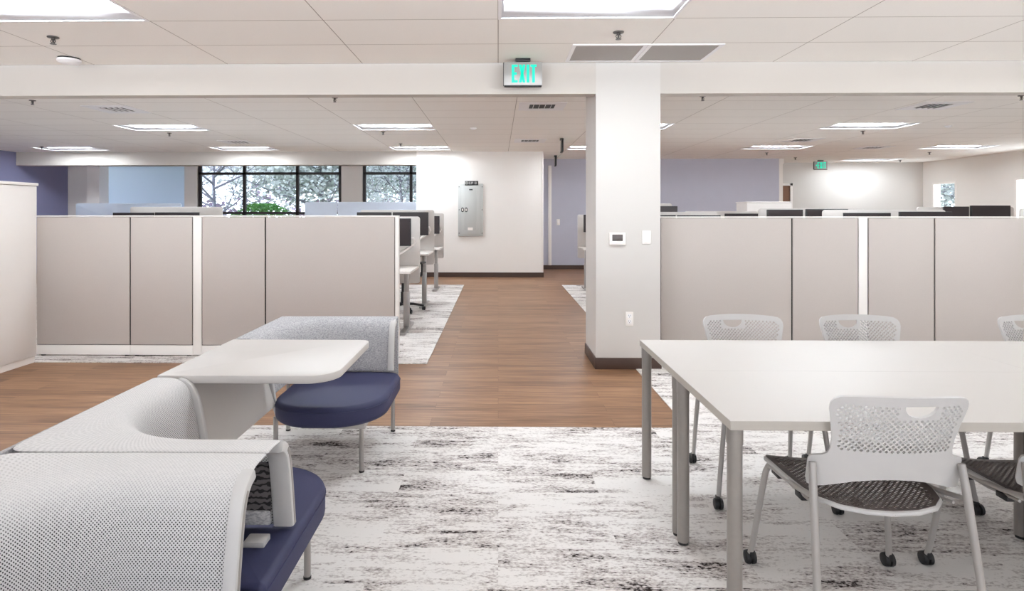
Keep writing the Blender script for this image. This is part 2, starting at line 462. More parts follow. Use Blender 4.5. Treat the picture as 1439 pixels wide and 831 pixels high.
    def build(s, name, m, parent=None, world=False, angle=40):
        if world and parent is not None:
            q = parent
            off = Vector((0, 0, 0))
            while q is not None: off += Vector(q.location); q = q.parent
            s.shift(-off)
        me = bpy.data.meshes.new(name)
        s.bm.to_mesh(me); s.bm.free()
        me.shade_smooth(); me.set_sharp_from_angle(angle=R(angle))
        me.materials.append(m)
        o = bpy.data.objects.new(name, me)
        COL.objects.link(o)
        if parent is not None: o.parent = parent
        return o

def tag(o, label=None, cat=None, group=None, kind=None):
    if label: o['label'] = label
    if cat: o['category'] = cat
    if group: o['group'] = group
    if kind: o['kind'] = kind
    return o

def thing(name, label, cat, loc=(0, 0, 0), rz=0.0, group=None):
    o = bpy.data.objects.new(name, None)
    o.empty_display_size = 0.1
    COL.objects.link(o)
    o.location = loc; o.rotation_euler = (0, 0, rz)
    return tag(o, label, cat, group)

def kids(o):
    return [c for c in COL.objects if c.parent == o]

def copy_tree(o, parent=None):
    c = o.copy(); COL.objects.link(c)
    if parent is not None: c.parent = parent
    for ch in kids(o): copy_tree(ch, c)
    return c

def struct(name, mb, m, parent=None, label=None):
    o = mb.build(name, m, parent)
    o['kind'] = 'structure'
    if label: o['label'] = label
    return o

def rrect(x0, x1, y0, y1, radii, n=8):
    """counter-clockwise rounded rectangle; radii for (x0,y0),(x1,y0),(x1,y1),(x0,y1)"""
    out = []
    for (cx, cy_, a0, r, sx_, sy_) in ((x0, y0, 180, radii[0], 1, 1), (x1, y0, 270, radii[1], -1, 1), (x1, y1, 0, radii[2], -1, -1), (x0, y1, 90, radii[3], 1, -1)):
        if r <= 0: out.append((cx, cy_)); continue
        for k in range(n + 1):
            a = R(a0 + 90 * k / n)
            out.append((cx + sx_ * r + r * math.cos(a), cy_ + sy_ * r + r * math.sin(a)))
    return out

XZ = Matrix.Rotation(PI / 2, 4, 'X')      # (x, y, z) -> (x, -z, y): outlines drawn in x-z

# ------------------------------------------------------------------ the setting
CEILZ = 2.745
XL, XR, YB = -10.65, 11.3, -3.5
struct('floor', MB().box(XL - .2, XR + .2, YB - .2, 16.5, -0.12, 0.0), WOODF)
CZ = 0.006
struct('floor_carpet', MB().box(-2.4, XR, YB, 3.92, 0.0, CZ), CARPET, label='black and white distressed carpet in front of the wood walkway')
struct('floor_carpet', MB().box(XL, -2.4, YB, 3.10, 0.0, CZ), CARPET, label='distressed carpet left of the benches, unseen, added to bounce light')  # unseen carpet, extended here to bounce more light onto the ceiling
struct('floor_carpet', MB().box(-9.4, -0.66, 5.555, 11.66, 0.0, CZ), CARPET, label='distressed carpet under the desks left of the walkway')
struct('floor_carpet', MB().box(1.233, XR, 3.921, 11.66, 0.0, CZ), CARPET, label='distressed carpet under the desks right of the walkway')

LIGHTS_A = [(-3.66, 3.56), (0.0, 3.56), (3.72, 3.56)]
LIGHTS_B = [(-5.90, 6.03), (-2.22, 6.03), (2.66, 6.03), (6.32, 6.03), (-5.90, 9.08), (-2.22, 9.08), (1.44, 9.08), (5.10, 9.08), (-9.56, 12.13), (-5.90, 12.13), (-2.22, 12.13), (1.44, 12.13), (5.10, 12.13), (8.76, 12.13), (8.76, 14.97)]
LIGHTS_OUT = []
def ceiling(name, ox, oy, x0, x1, y0, y1, holes):
    """tiles as quads in a 1.22 x 0.61 grid, the lit troffers cut out"""
    bm = bmesh.new()
    holes = [(round((hx - ox) / 1.22), round((hy - oy) / 0.61)) for hx, hy in holes]
    i0, i1 = math.floor((x0 - ox) / 1.22), math.ceil((x1 - ox) / 1.22)
    j0, j1 = round((y0 - oy) / 0.61), round((y1 - oy) / 0.61)
    vs_ = {}
    def V(i, j):
        if (i, j) not in vs_: vs_[(i, j)] = bm.verts.new((i * 1.22, j * 0.61, 0))
        return vs_[(i, j)]
    for i in range(i0, i1):
        for j in range(j0, j1):
            if (i, j) in holes: continue
            bm.faces.new((V(i, j), V(i, j + 1), V(i + 1, j + 1), V(i + 1, j)))
    r = bmesh.ops.extrude_face_region(bm, geom=bm.faces[:])
    bmesh.ops.translate(bm, vec=(0, 0, 0.02), verts=[g for g in r['geom'] if isinstance(g, bmesh.types.BMVert)])
    bmesh.ops.recalc_face_normals(bm, faces=bm.faces[:])
    me = bpy.data.meshes.new(name); bm.to_mesh(me); bm.free(); me.materials.append(CEIL)
    o = bpy.data.objects.new(name, me); o.location = (ox, oy, CEILZ); COL.objects.link(o); o['kind'] = 'structure'
    return o
ceiling('ceiling', 0.0, 4.17, XL, XR, 4.17 - 13 * .61, 4.17 + 2 * .61, [(x if x < 3.7 else 3.66, y) for x, y in LIGHTS_A] + LIGHTS_OUT)
ceiling('ceiling', 0.22, 9.08, XL, XR, 9.08 - 6 * .61, 9.08 + 12 * .61, LIGHTS_B)
LIGHTS_A[2] = (3.66, 3.56)

struct('beam', MB().box(XL, .878, 5.411, 5.55, 2.47, CEILZ + .02).box(1.451, XR, 5.411, 5.55, 2.47, CEILZ + .02), WALLSHADE)
struct('column', MB().box(0.877, 1.452, 5.41, 6.03, 0, CEILZ + .02), WALLDIM)
struct('baseboard_column', MB().box(0.867, 1.462, 5.40, 6.04, 0, 0.102, 0.003), BASE)
# outside walls
struct('wall_left', MB().box(XL - .15, XL, YB, 14.75, 0, CEILZ + .02), DPURPLE)
wr = MB()
for (a, b_, c, d) in ((YB, 11.5, 0, CEILZ + .02), (11.5, 13.35, 0, .9), (11.5, 13.35, 2.17, CEILZ + .02), (13.35, 15.03, 0, CEILZ + .02), (15.03, 15.85, 0, .9), (15.03, 15.85, 2.19, CEILZ + .02), (15.85, 16.4, 0, CEILZ + .02)):
    wr.box(XR, XR + .2, a, b_, c, d)
struct('wall_right', wr, WALL)
struct('wall_office', MB().box(13.6, 13.7, 8.5, 14.4, 0, 2.9), WALL, label='white wall of the room seen through the right-hand opening')
wb = MB()
wb.box(XL, -9.88, 14.7, 14.9, 0, CEILZ)
wb.box(-7.74, -7.42, 14.7, 14.9, 0, CEILZ)
wb.box(-3.85, -3.33, 14.7, 14.9, 0, CEILZ)
wb.box(-9.88, 0.5, 14.7, 14.9, 2.62, CEILZ)
wb.box(-7.42, -1.75, 14.7, 14.9, 0, 0.55)
struct('wall_back_left', wb, WALL)
sh = struct('window_6', MB().box(-9.90, -7.72, 14.83, 14.835, .55, 2.60), SHADE, label='pale blue roller shade lit from behind between the white piers')
struct('shade_rail', MB().box(-9.88, -7.74, 14.815, 14.85, .53, .56).box(-9.88, -7.74, 14.80, 14.88, 2.56, 2.62), PWHITE, sh)
struct('wall_sill', MB().box(-9.95, -7.70, 14.7, 14.9, 0, .53), WALL)
struct('pier', MB().box(-9.93, -9.63, 14.35, 14.7, 0, CEILZ), PWHITE, label='white pier in the corner of the window wall')
struct('beam_header', MB().box(XL, -1.787, 13.1, 13.4, 2.455, CEILZ), WALLSHADE)
struct('wall_back', MB().box(-1.787, 0.980, 13.13, 15.0, 0, CEILZ), WALL)
struct('baseboard_back', MB().box(-1.80, 0.990, 13.115, 13.14, 0, 0.102).box(0.98, 0.993, 13.115, 15.0, 0, 0.102), BASE)
struct('trim_corner', MB().box(0.95, 0.986, 13.12, 13.16, 0.102, 2.70, 0.003), PWHITE, label='white corner guard on the wall edge')
struct('wall_back_right', MB().box(0.98, 6.95, 15.0, 15.25, 0, CEILZ), PURPLE)
struct('baseboard_back_right', MB().box(0.99, 6.96, 14.985, 15.0, 0, 0.102), BASE)
struct('trim_door_post', MB().box(1.245, 1.325, 14.96, 15.0, 0.102, 2.58, 0.004), PWHITE, label='narrow white upright on the purple wall')
struct('trim_wall_end', MB().box(6.95, 7.04, 15.0, 15.25, 0, 2.62).box(6.95, 7.06, 14.99, 15.25, 2.62, CEILZ), WALL)
struct('wall_far_right', MB().box(6.9, 7.5, 16.2, 16.4, 0, CEILZ).box(7.86, XR + .2, 16.2, 16.4, 0, CEILZ).box(7.5, 7.86, 16.2, 16.4, 2.15, CEILZ), WALLDIM)
d1 = struct('door_1', MB().box(7.15, 7.79, 16.20, 16.25, 0, 2.13), DOORW, label='walnut veneer door beyond the purple wall')
struct('door_frame', MB().box(7.79, 7.85, 16.17, 16.25, 0, 2.19).box(7.10, 7.85, 16.17, 16.25, 2.13, 2.19), PWHITE, d1)
# wall behind the camera, a long glazed front
wq = MB().box(XL, XR, YB - .2, YB, 0, .5).box(XL, XR, YB - .2, YB, 2.6, CEILZ + .02).box(XL, -9, YB - .2, YB, .5, 2.6).box(9.5, XR, YB - .2, YB, .5, 2.6)
struct('wall_rear', wq, WALL)
wf = MB()
for k in range(11):
    x = -9 + 1.85 * k; wf.box(x - .03, x + .03, YB - .15, YB - .07, .5, 2.6)
wf.box(-9, 9.5, YB - .15, YB - .07, .5, .56).box(-9, 9.5, YB - .15, YB - .07, 2.54, 2.6)
w0 = struct('window_1', wf, FRAMEB, label='long dark-framed window front behind the camera')
struct('glass', MB().box(-9, 9.5, YB - .115, YB - .105, .5, 2.6), GLASS, w0)

def window(name, x0, x1, mull, zbars, z0=.55, z1=2.62, y=14.76, label=None):
    f = MB()
    for x in mull: f.box(x - .035, x + .035, y - .03, y + .04, z0, z1)
    for z in zbars: f.box(x0, x1, y - .03, y + .04, z - .03, z + .03)
    f.box(x0, x1, y - .03, y + .04, z0, z0 + .06).box(x0, x1, y - .03, y + .04, z1 - .05, z1)
    o = struct(name, f, FRAMEB, label=label)
    struct('glass', MB().box(x0, x1, y, y + .008, z0, z1), TGLASS, o)
    return o
window('window_2', -7.40, -3.87, (-7.375, -6.27, -4.95, -3.89), (2.375, 1.40), label='wide black-framed window with tree and hedge outside')
window('window_3', -3.31, -1.75, (-3.29, -2.14, -1.78), (2.375, 1.30), label='narrow black-framed window beside the white wall')
def side_window(name, y0, y1, z0, z1, label, glazed=True):
    f = MB().box(XR - .01, XR + .12, y0 - .05, y0, z0 - .05, z1 + .05).box(XR - .01, XR + .12, y1, y1 + .05, z0 - .05, z1 + .05)
    f.box(XR - .01, XR + .12, y0, y1, z1, z1 + .05).box(XR - .01, XR + .12, y0, y1, z0 - .05, z0)
    o = struct(name, f, PWHITE, label=label)
    struct('glass', MB().box(XR + .10, XR + .108, y0, y1, z0, z1), TGLASS, o)
side_window('window_4', 15.08, 15.80, .95, 2.14, 'small white-framed window in the far right corner')
side_window('window_5', 11.55, 13.30, .95, 2.12, 'white-framed interior window at the right edge')

# ------------------------------------------------------------------ bench group (left foreground)
BX0, BX1, BZ = -1.43, -0.655, 0.72
PROF = [(0.0, .716), (.012, .72), (.06, .72), (.092, .717), (.118, .708), (.138, .693), (.153, .672), (.164, .645), (.172, .61), (.182, .56), (.191, .51), (.200, .455), (.207, .405)]
def shell(yc, y1, sgn, name, m, parent, thick=0.008):
    """curved L-shaped sling back: along X at yc, round an inner corner, along Y to y1"""
    RR = 0.50
    stations = []      # (centre-line point on the square outline, inward dir, arc?)
    xs = BX0 + RR
    N = 14
    for k in range(N):
        x = BX1 + (xs - BX1) * k / (N - 1)
        stations.append((Vector((x, yc)), Vector((0, sgn)), 1.0))
    c = Vector((xs, yc + sgn * RR))
    for k in range(1, 14):
        a = PI / 2 * k / 14
        d = Vector((-math.sin(a), -sgn * math.cos(a)))
        t = 1 / max(abs(d.x), abs(d.y))
        stations.append((c + d * RR, -d, t))
    ys = yc + sgn * RR
    N2 = 12
    for k in range(N2):
        y = ys + (y1 - ys) * k / (N2 - 1)
        stations.append((Vector((BX0, y)), Vector((1, 0)), 1.0))
    bm = bmesh.new(); uvl = bm.loops.layers.uv.new('UVMap')
    rows = []; s = 0; prev = None
    for p, d, t in stations:
        q = p + d * 0.15
        if prev is not None: s += (q - prev).length if t == 1.0 else (p - prev0).length * 0.75
        prev = q; prev0 = p
        row = []; v = 0; pz = None
        for j, (n_, z) in enumerate(PROF):
            if t != 1.0 and n_ < 0.05:
                o2 = c + (p - c) * t
                f = n_ / 0.05
                xy = o2.lerp(p + d * 0.05, f)
            else:
                xy = p + d * n_
            if pz is not None: v += math.hypot(n_ - pz[0], z - pz[1])
            pz = (n_, z)
            row.append((bm.verts.new((xy.x, xy.y, z)), s, v))
        rows.append(row)
    for i in range(len(rows) - 1):
        for j in range(len(PROF) - 1):
            q = [rows[i][j], rows[i + 1][j], rows[i + 1][j + 1], rows[i][j + 1]]
            f = bm.faces.new([k[0] for k in q])
            for lp, k in zip(f.loops, q): lp[uvl].uv = (k[1], k[2])
    bmesh.ops.recalc_face_normals(bm, faces=bm.faces[:])
    up = sum(f.normal.z for f in bm.faces)
    if up < 0: bmesh.ops.reverse_faces(bm, faces=bm.faces[:])
    me = bpy.data.meshes.new(name); 
    bmesh.ops.translate(bm, vec=-Vector(parent.location), verts=bm.verts)
    bm.to_mesh(me); bm.free(); me.shade_smooth(); me.materials.append(m)
    o = bpy.data.objects.new(name, me); COL.objects.link(o); o.parent = parent
    md = o.modifiers.new('thick', 'SOLIDIFY'); md.thickness = thick; md.offset = -1
    sb = o.modifiers.new('sub', 'SUBSURF'); sb.levels = 1; sb.render_levels = 2
    return o
def end_bar(yc, sgn, x0, x1, parent, extra=0.0):
    pts = [(yc + sgn * (n_ + extra), z - .0185) for n_, z in PROF[3:-1]] + [(yc + sgn * .204, .412)]
    fr = MB().sweep(pts, x0, x1, 0.034).build('end_frame', PLAST, parent, True)
    MB().sweep([(y + sgn * .002, z) for y, z in pts[2:]], x1 - .004, x1 + .0012, 0.013).build('groove', SILVER, fr, True)
    return fr
def side_bar(y, parent, w_=0.03):
    # frame at the spine end of a sling, following the profile in x
    pts = [(BX0 + n_ + .012, z - .014) for n_, z in PROF[3:]] + [(BX0 + .245, .30)]
    m = Matrix(((0, 1, 0, 0), (1, 0, 0, 0), (0, 0, 1, 0), (0, 0, 0, 1)))
    b = MB().sweep(pts, y - w_ / 2, y + w_ / 2, 0.026, mtx=m)
    bmesh.ops.recalc_face_normals(b.bm, faces=b.bm.faces[:])
    return b.build('side_frame', PLAST, parent, True)
def seat(x0, x1, y0, y1, radii, parent, z0=.290, z1=.398):
    o = MB().prism(rrect(x0, x1, y0, y1, radii, 12), z0, z1, 0.028, 4).build('seat_cushion', NAVY, parent, True, angle=60)
    ol = rrect(x0 - .001, x1 + .001, y0 - .001, y1 + .001, radii, 12)
    pts = [(p[0], p[1], z1 - .026) for p in ol]
    MB().tube(pts + [pts[0]], 0.0022, 6, False).build('piping', NAVY, o, True)
    return o
def bench_leg(x, y, parent, z1=.30):
    l_ = MB().tube([(x, y, CZ if y < 3.9 else CZ), (x, y, z1)], 0.013, 14).build('leg', CHROME, parent, True)
    MB().lathe([(.015, 0), (.015, .008), (.012, .01)], (x, y, CZ), 12).build('glide', BLACK, l_, True)

nb = thing('lounge_bench', 'grey mesh-backed double bench with navy seats back to back, nearest the camera', 'bench', (-1.04, 1.7, 0))
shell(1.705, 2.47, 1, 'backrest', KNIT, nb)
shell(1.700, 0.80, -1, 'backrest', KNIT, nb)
end_bar(1.700, 1, -.712, -.647, nb)
end_bar(1.697, -1, -.690, -.652, nb)
side_bar(2.477, nb, .026)
MB().box(-.95, -.711, 1.866, 1.872, .445, .676).build('mesh_inside_shade', INSIDESHADE, nb, True)  # dark sheet painted as the shaded rear of the far sling
MB().box(-.95, -.711, 1.860, 1.882, .425, .470, .006).build('mesh_hem', HEATHER, nb, True)
MB().box(-.765, -.700, 1.785, 1.84, .394, .414, .005).build('back_bracket', PLAST, nb, True)
MB().box(BX0 - .006, BX0 + .010, .80, 2.47, .30, .714, .004).build('outer_panel', HEATHER, nb, True)
seat(-1.25, -.628, 1.602, 2.38, (.03, .02, .24, .05), nb)
seat(-1.25, -.628, .86, 1.594, (.05, .24, .02, .03), nb)
MB().box(-1.22, -.70, .95, 2.30, .262, .297, .006).build('seat_rail', LSILVER, nb, True)
for (x, y) in ((-.728, 2.282), (-1.20, 2.282), (-.728, .98), (-1.20, .98)): bench_leg(x, y, nb)

fb = thing('lounge_bench', 'navy-seated grey fabric bench beyond the low white table, end towards the walkway', 'bench', (-1.04, 3.6, 0))
shell(3.965, 3.235, -1, 'backrest', HEATHER, fb)
end_bar(3.965, -1, -.693, -.655, fb)
side_bar(3.223, fb, .026)
MB().box(BX0, -.660, 3.955, 3.972, .30, .714, .004).box(BX0 - .006, BX0 + .010, 3.235, 3.972, .30, .714, .004).build('outer_panel', HEATHER, fb, True)
seat(-1.215, -.606, 3.06, 3.80, (.24, .28, .10, .03), fb)
MB().box(-1.04, -.70, 3.15, 3.75, .262, .297, .006).build('seat_rail', LSILVER, fb, True)
for (x, y) in ((-.735, 3.224), (-.672, 3.83), (-1.345, 3.83), (-1.20, 3.224)): bench_leg(x, y, fb)

bt = thing('side_table', 'low white table with rounded corners between the two grey benches', 'table', (-1.05, 2.85, 0))
MB().prism(rrect(-1.428, -.682, 2.491, 3.209, (.006, .13, .05, .006), 12), .686, .721, .006, 2).build('table_top', TOPWHITE, bt, True)
pm = MB()
b = bmesh.new()
pp = [(BX0 + .135, .684), (BX0 + .235, .365)]
vs2 = [b.verts.new((x + dx, y, z)) for y in (2.492, 3.208) for (x, z) in pp for dx in (0, -.02)]
b.faces.new((vs2[0], vs2[2], vs2[6], vs2[4])); b.faces.new((vs2[1], vs2[5], vs2[7], vs2[3]))
b.faces.new((vs2[0], vs2[4], vs2[5], vs2[1])); b.faces.new((vs2[2], vs2[3], vs2[7], vs2[6]))
b.faces.new((vs2[0], vs2[1], vs2[3], vs2[2])); b.faces.new((vs2[4], vs2[6], vs2[7], vs2[5]))
bmesh.ops.recalc_face_normals(b, faces=b.faces[:])
pm._add(b); pm.build('support_panel', mat('taupe_support_panel', (190, 184, 179), .55, var=.02), bt, True)
MB().box(-1.41, -1.36, 2.60, 2.64, CZ, .68, .006).build('foot', PLAST, bt, True)
MB().box(-1.41, -1.36, 3.06, 3.10, CZ, .68, .006).build('foot', PLAST, bt, True)

# ------------------------------------------------------------------ storage cabinet (far left)
cb_ = thing('storage_cabinet', 'tall white storage cabinet at the left edge before the panel wall', 'cabinet', (-4.6, 5.0, 0))
MB().box(-4.95, -4.335, 4.30, 5.575, .06, 1.650, .004).build('body', WHITE, cb_, True)
MB().box(-4.96, -4.325, 4.29, 5.585, 1.653, 1.680, .004).build('top_panel', WHITE, cb_, True)
MB().box(-4.94, -4.345, 4.31, 5.565, 0.0, .058).build('plinth', PWHITE, cb_, True)

# ------------------------------------------------------------------ panel walls
def panel_wall(name, label, y, panels, posts, ends, x0, x1, ztop, loc):
    t = thing(name, label, 'partition', loc)
    d = 0.07
    for (a, b_) in panels:
        p = MB().box(a + .007, b_ - .007, y, y + d, .118, ztop - .016, .004).build('fabric_panel', FABRIC, t, True)
    for a in posts: MB().box(a - .042, a + .042, y + .004, y + d, .02, ztop - .004, .003).build('post', PWHITE, t, True)
    for (a, b_) in ends: MB().box(a, b_, y - .002, y + d + .002, .0, ztop, .003).build('end_cap', PWHITE, t, True)
    MB().box(x0 + .01, x1 - .01, y + .012, y + d - .012, .05, ztop - .02).build('core', SEAM, t, True)
    MB().box(x0, x1, y - .004, y + d + .004, ztop - .012, ztop, .003).build('top_cap', PWHITE, t, True)
    k = 0
    for (a, b_) in panels:
        MB().box(a + .001, b_ - .001, y + .002, y + d, .018, .112, .003).build('base_rail', PWHITE, t, True)
    for (a, b_) in panels:
        for x in (a + .05, b_ - .05):
            MB().lathe([(.02, 0), (.02, .012), (.008, .016), (.008, .03)], (x, y + .035, CZ - .002), 12).build('foot', BLACK, t, True)
    return t
panel_wall('partition', 'low beige fabric panel wall behind the benches, left of the walkway', 5.79,
           [(-4.51, -3.583), (-3.583, -2.968), (-2.882, -2.257), (-2.257, -.995)], [-2.925], [(-.995, -.962)], -4.51, -.962, 1.376, (-2.7, 5.8, 0))
panel_wall('partition', 'low beige fabric panel wall behind the long white tables, right of the column', 5.79,
           [(1.553, 2.806), (2.806, 3.435), (3.523, 4.150), (4.150, 5.40), (5.40, 6.65)], [3.479], [(1.485, 1.553)], 1.485, 6.65, 1.366, (3.5, 5.8, 0))

# ------------------------------------------------------------------ long white meeting tables
def meeting_table(x, y, label):
    t = thing('meeting_table', label, 'table', (x, y, 0), group='white meeting tables pushed together')
    W, D, Z = 1.5197, .6237, .725
    top = MB().box(0.0003, W, 0.0003, D, Z - .030, Z, .0008, 1).build('table_top', EDGE, t)
    MB().box(0.0005, W - .0002, 0.0005, D - .0002, Z - .002, Z + .0008).build('laminate', TOPWHITE, top)
    MB().box(.16, W - .16, D / 2 - .02, D / 2 + .02, Z - .055, Z - .031).build('apron_rail', SILVER, t)
    for (lx, ly) in ((.028, .036), (W - .027, .036), (.028, D - .036), (W - .027, D - .036)):
        l_ = MB().tube([(lx, ly, CZ + .012), (lx, ly, Z - .031)], .0245, 20).build('leg', SILVER, t)
        MB().lathe([(.0265, Z - .085), (.0265, Z - .031)], (lx, ly, 0), 20).build('collar', SILVER, l_)
        MB().lathe([(.021, CZ), (.021, CZ + .014)], (lx, ly, 0), 16).build('glide', BLACK, l_)
    return t
meeting_table(.752, 1.962, 'white meeting table nearest the camera, its corner towards the carpet')
meeting_table(.752, 2.586, 'white meeting table behind the nearest one, in front of the two perforated chairs')
meeting_table(2.272, 1.962, 'white meeting table joined to the near one, running off the right edge')
meeting_table(2.272, 2.586, 'white meeting table at the back right, running off the right edge')

# ------------------------------------------------------------------ perforated stacking chairs
def plate(outline, holes, bend, thick, name, m, parent, grid=0.03, smooth_l=False):
    """flat outline with holes, triangulated, bent into shape and given thickness"""
    pts = []; edges = []
    def loop(ps):
        i0 = len(pts)
        for p in ps: pts.append(Vector(p))
        for k in range(len(ps)): edges.append((i0 + k, i0 + (k + 1) % len(ps)))
    loop(outline)
    for h in holes: loop(h)
    xs = [p[0] for p in outline]; ys = [p[1] for p in outline]
    def inside(x, y):
        c = False; n = len(outline)
        for i in range(n):
            (x1, y1), (x2, y2) = outline[i], outline[(i + 1) % n]
            if (y1 > y) != (y2 > y) and x < (x2 - x1) * (y - y1) / (y2 - y1) + x1: c = not c
        return c
    x = min(xs) + grid / 2
    hc = [(sum(p[0] for p in h) / len(h), sum(p[1] for p in h) / len(h), max(math.hypot(p[0] - h[0][0], p[1] - h[0][1]) for p in h)) for h in holes]
    while x < max(xs):
        y = min(ys) + grid / 2
        while y < max(ys):
            if inside(x, y) and all(math.hypot(x - a, y - b_) > r_ + .004 for a, b_, r_ in hc): pts.append(Vector((x, y)))
            y += grid
        x += grid
    res = delaunay_2d_cdt(pts, edges, [], 1, 1e-7)
    v = res[0]
    bins = {}
    for hi, (a, b_, r_) in enumerate(hc):
        for ix in range(int((a - r_) // .02), int((a + r_) // .02) + 1):
            for iy in range(int((b_ - r_) // .02), int((b_ + r_) // .02) + 1): bins.setdefault((ix, iy), []).append(hi)
    def in_poly(x, y, pl):
        c = False
        for i in range(len(pl)):
            (x1, y1), (x2, y2) = pl[i], pl[(i + 1) % len(pl)]
            if (y1 > y) != (y2 > y) and x < (x2 - x1) * (y - y1) / (y2 - y1) + x1: c = not c
        return c
    f = []
    for t_ in res[2]:
        gx = sum(v[i][0] for i in t_) / len(t_); gy = sum(v[i][1] for i in t_) / len(t_)
        if not in_poly(gx, gy, outline): continue
        if any(in_poly(gx, gy, holes[h]) for h in bins.get((int(gx // .02), int(gy // .02)), ())): continue
        f.append(t_)
    bm = bmesh.new()
    bv = [bm.verts.new((p[0], p[1], 0)) for p in v]
    for t_ in f:
        try: bm.faces.new([bv[i] for i in t_])
        except ValueError: pass
    bmesh.ops.delete(bm, geom=[q for q in bm.verts if not q.link_faces], context='VERTS')
    bmesh.ops.recalc_face_normals(bm, faces=bm.faces[:])
    for q in bm.verts: q.co = Vector(bend(q.co.x, q.co.y))
    me = bpy.data.meshes.new(name); bm.to_mesh(me); bm.free()
    me.shade_smooth(); me.materials.append(m)
    o = bpy.data.objects.new(name, me); COL.objects.link(o)
    if parent is not None: o.parent = parent
    md = o.modifiers.new('thick', 'SOLIDIFY'); md.thickness = thick; md.offset = 0
    es = o.modifiers.new('split', 'EDGE_SPLIT'); es.split_angle = R(45)
    return o
def ngon(x, y, r, n=8):
    return [(x + r * math.cos(2 * PI * k / n + PI / 8), y + r * math.sin(2 * PI * k / n + PI / 8)) for k in range(n)]
def mirror_outline(half):
    """half from bottom centre up to top centre on +x"""
    return half + [(-x, y) for x, y in reversed(half) if x > 1e-6]
def back_bend(x, z):
    y = -.205 - .085 * max(0, (z - .52) / .31) ** 1.3 + .95 * x * x
    return (x, y, z)
def make_chair(label):
    t = thing('stacking_chair', label, 'chair', (0, 0, 0), group='perforated chairs around the white tables')
    half = [(0, .550), (.06, .547), (.12, .537), (.17, .522), (.205, .511), (.238, .506), (.250, .512), (.254, .53), (.253, .595), (.249, .608), (.238, .613), (.216, .618), (.202, .628), (.197, .645), (.199, .68), (.205, .72), (.212, .76), (.216, .785), (.214, .804), (.206, .818), (.192, .827), (.170, .831), (.12, .834), (.06, .836), (0, .836)]
    half = [(x * (.965 if z < .65 else .945 + .25 * (z - .65)), z) for x, z in half]
    ol = mirror_outline(half)
    def halfw(z):
        for (x1, z1), (x2, z2) in zip(half[13:], half[14:]):
            if z1 <= z <= z2 and z2 > z1: return x1 + (x2 - x1) * (z - z1) / (z2 - z1)
        return 0
    hx = .045
    slot = [(hx - .052, .806), (hx + .052, .806)] + [(hx + .052 * math.cos(a), .803 - .036 * math.sin(a)) for a in [PI * k / 12 for k in range(13)]]
    holes = [slot]
    p = .0178
    for j in range(24):
        z = .648 + j * p / 2
        if z > .808: break
        for i in range(-14, 15):
            x = i * p + (p / 2 if j % 2 else 0)
            if abs(x) > halfw(z) - .020: continue
            if z > .795 and abs(x) > halfw(z) - .035: continue
            if abs(x - hx) < .064 and z > .756: continue
            holes.append(ngon(x, z, .0052))
    plate(ol, holes, back_bend, .009, 'backrest', PLAST, t)
    # seat
    half = [(0, -.215), (.08, -.208), (.15, -.185), (.195, -.14), (.218, -.07), (.228, .02), (.232, .12), (.230, .19), (.215, .225), (.17, .240), (.08, .247), (0, .249)]
    ol = mirror_outline(half)
    def seat_bend(x, y):
        z = .445 + .35 * x * x - .06 * (x * x) * 0 + .25 * max(0, -y - .05) ** 2 - 1.2 * max(0, y - .13) ** 2
        return (x, y, z)
    def hw(y):
        for (x1, y1), (x2, y2) in zip(half, half[1:]):
            if y1 <= y <= y2: return x1 + (x2 - x1) * (y - y1) / (y2 - y1)
        return 0
    holes = []
    p = .020
    for j in range(50):
        y = -.190 + j * p / 2
        if y > .19: break
        for i in range(-12, 13):
            x = i * p + (p / 2 if j % 2 else 0)
            if abs(x) > hw(y) - .022: continue
            holes.append(ngon(x, y, .0060, 6))
    s_ = plate(ol, holes, seat_bend, .0025, 'seat', SEATD, t)
    rp = [Vector(seat_bend(x, y)) - Vector((0, 0, .010)) for x, y in ol]
    rim = MB().tube(rp + [rp[0]], .0085, 8, False).build('seat_rim', PLAST, t)
    for sx_ in (-1, 1):
        l_ = MB().tube([(sx_ * .258, -.262, CZ + .048), (sx_ * .251, -.235, .26), (sx_ * .241, -.194, .505), (sx_ * .236, -.178, .59)], [.0105, .0118, .0125, .0115], 14).build('leg', LSILVER, t)
        caster(l_, sx_ * .258, -.262, -1)
        l_ = MB().tube([(sx_ * .268, .245, CZ + .048), (sx_ * .262, .235, .10), (sx_ * .232, .205, .36), (sx_ * .226, .198, .40), (sx_ * .222, .185, .425), (sx_ * .220, .160, .434),
                        (sx_ * .226, .06, .440), (sx_ * .234, -.08, .458), (sx_ * .242, -.198, .484)], [.0105, .0112, .0115, .0115, .0112, .011, .0085, .0085, .0085], 14).build('leg', LSILVER, t)
        caster(l_, sx_ * .268, .245, 1)
        MB().box(sx_ * .214 - .014, sx_ * .214 + .014, .09, .15, .414, .434, .004).build('seat_clip', BLACK, t)
        MB().box(sx_ * .220 - .014, sx_ * .220 + .014, -.10, -.05, .424, .444, .004).build('seat_clip', BLACK, t)
        MB().tube([(sx_ * .205, .15, .424), (sx_ * .215, .0, .428), (sx_ * .232, -.15, .452)], .005, 8).build('seat_rail', LSILVER, t)
    return t
def caster(parent, x, y, s):
    c = MB()
    c.lathe([(.016, -.021), (.024, -.018), (.026, -.010), (.026, -.004), (.018, -.002), (.018, .002), (.026, .004), (.026, .010), (.024, .018), (.016, .021)], (x + .004, y + .012 * s, CZ + .026), 18, 'X')
    c.box(x - .005, x + .013, y - .014, y + .016, CZ + .03, CZ + .058, .004)
    c.build('caster', BLACK, parent, False)
ch0 = make_chair('pale grey perforated chair with its back to the camera, at the near table edge')
ch0.location = (1.262, 2.15, 0); ch0.rotation_euler.z = R(-1)
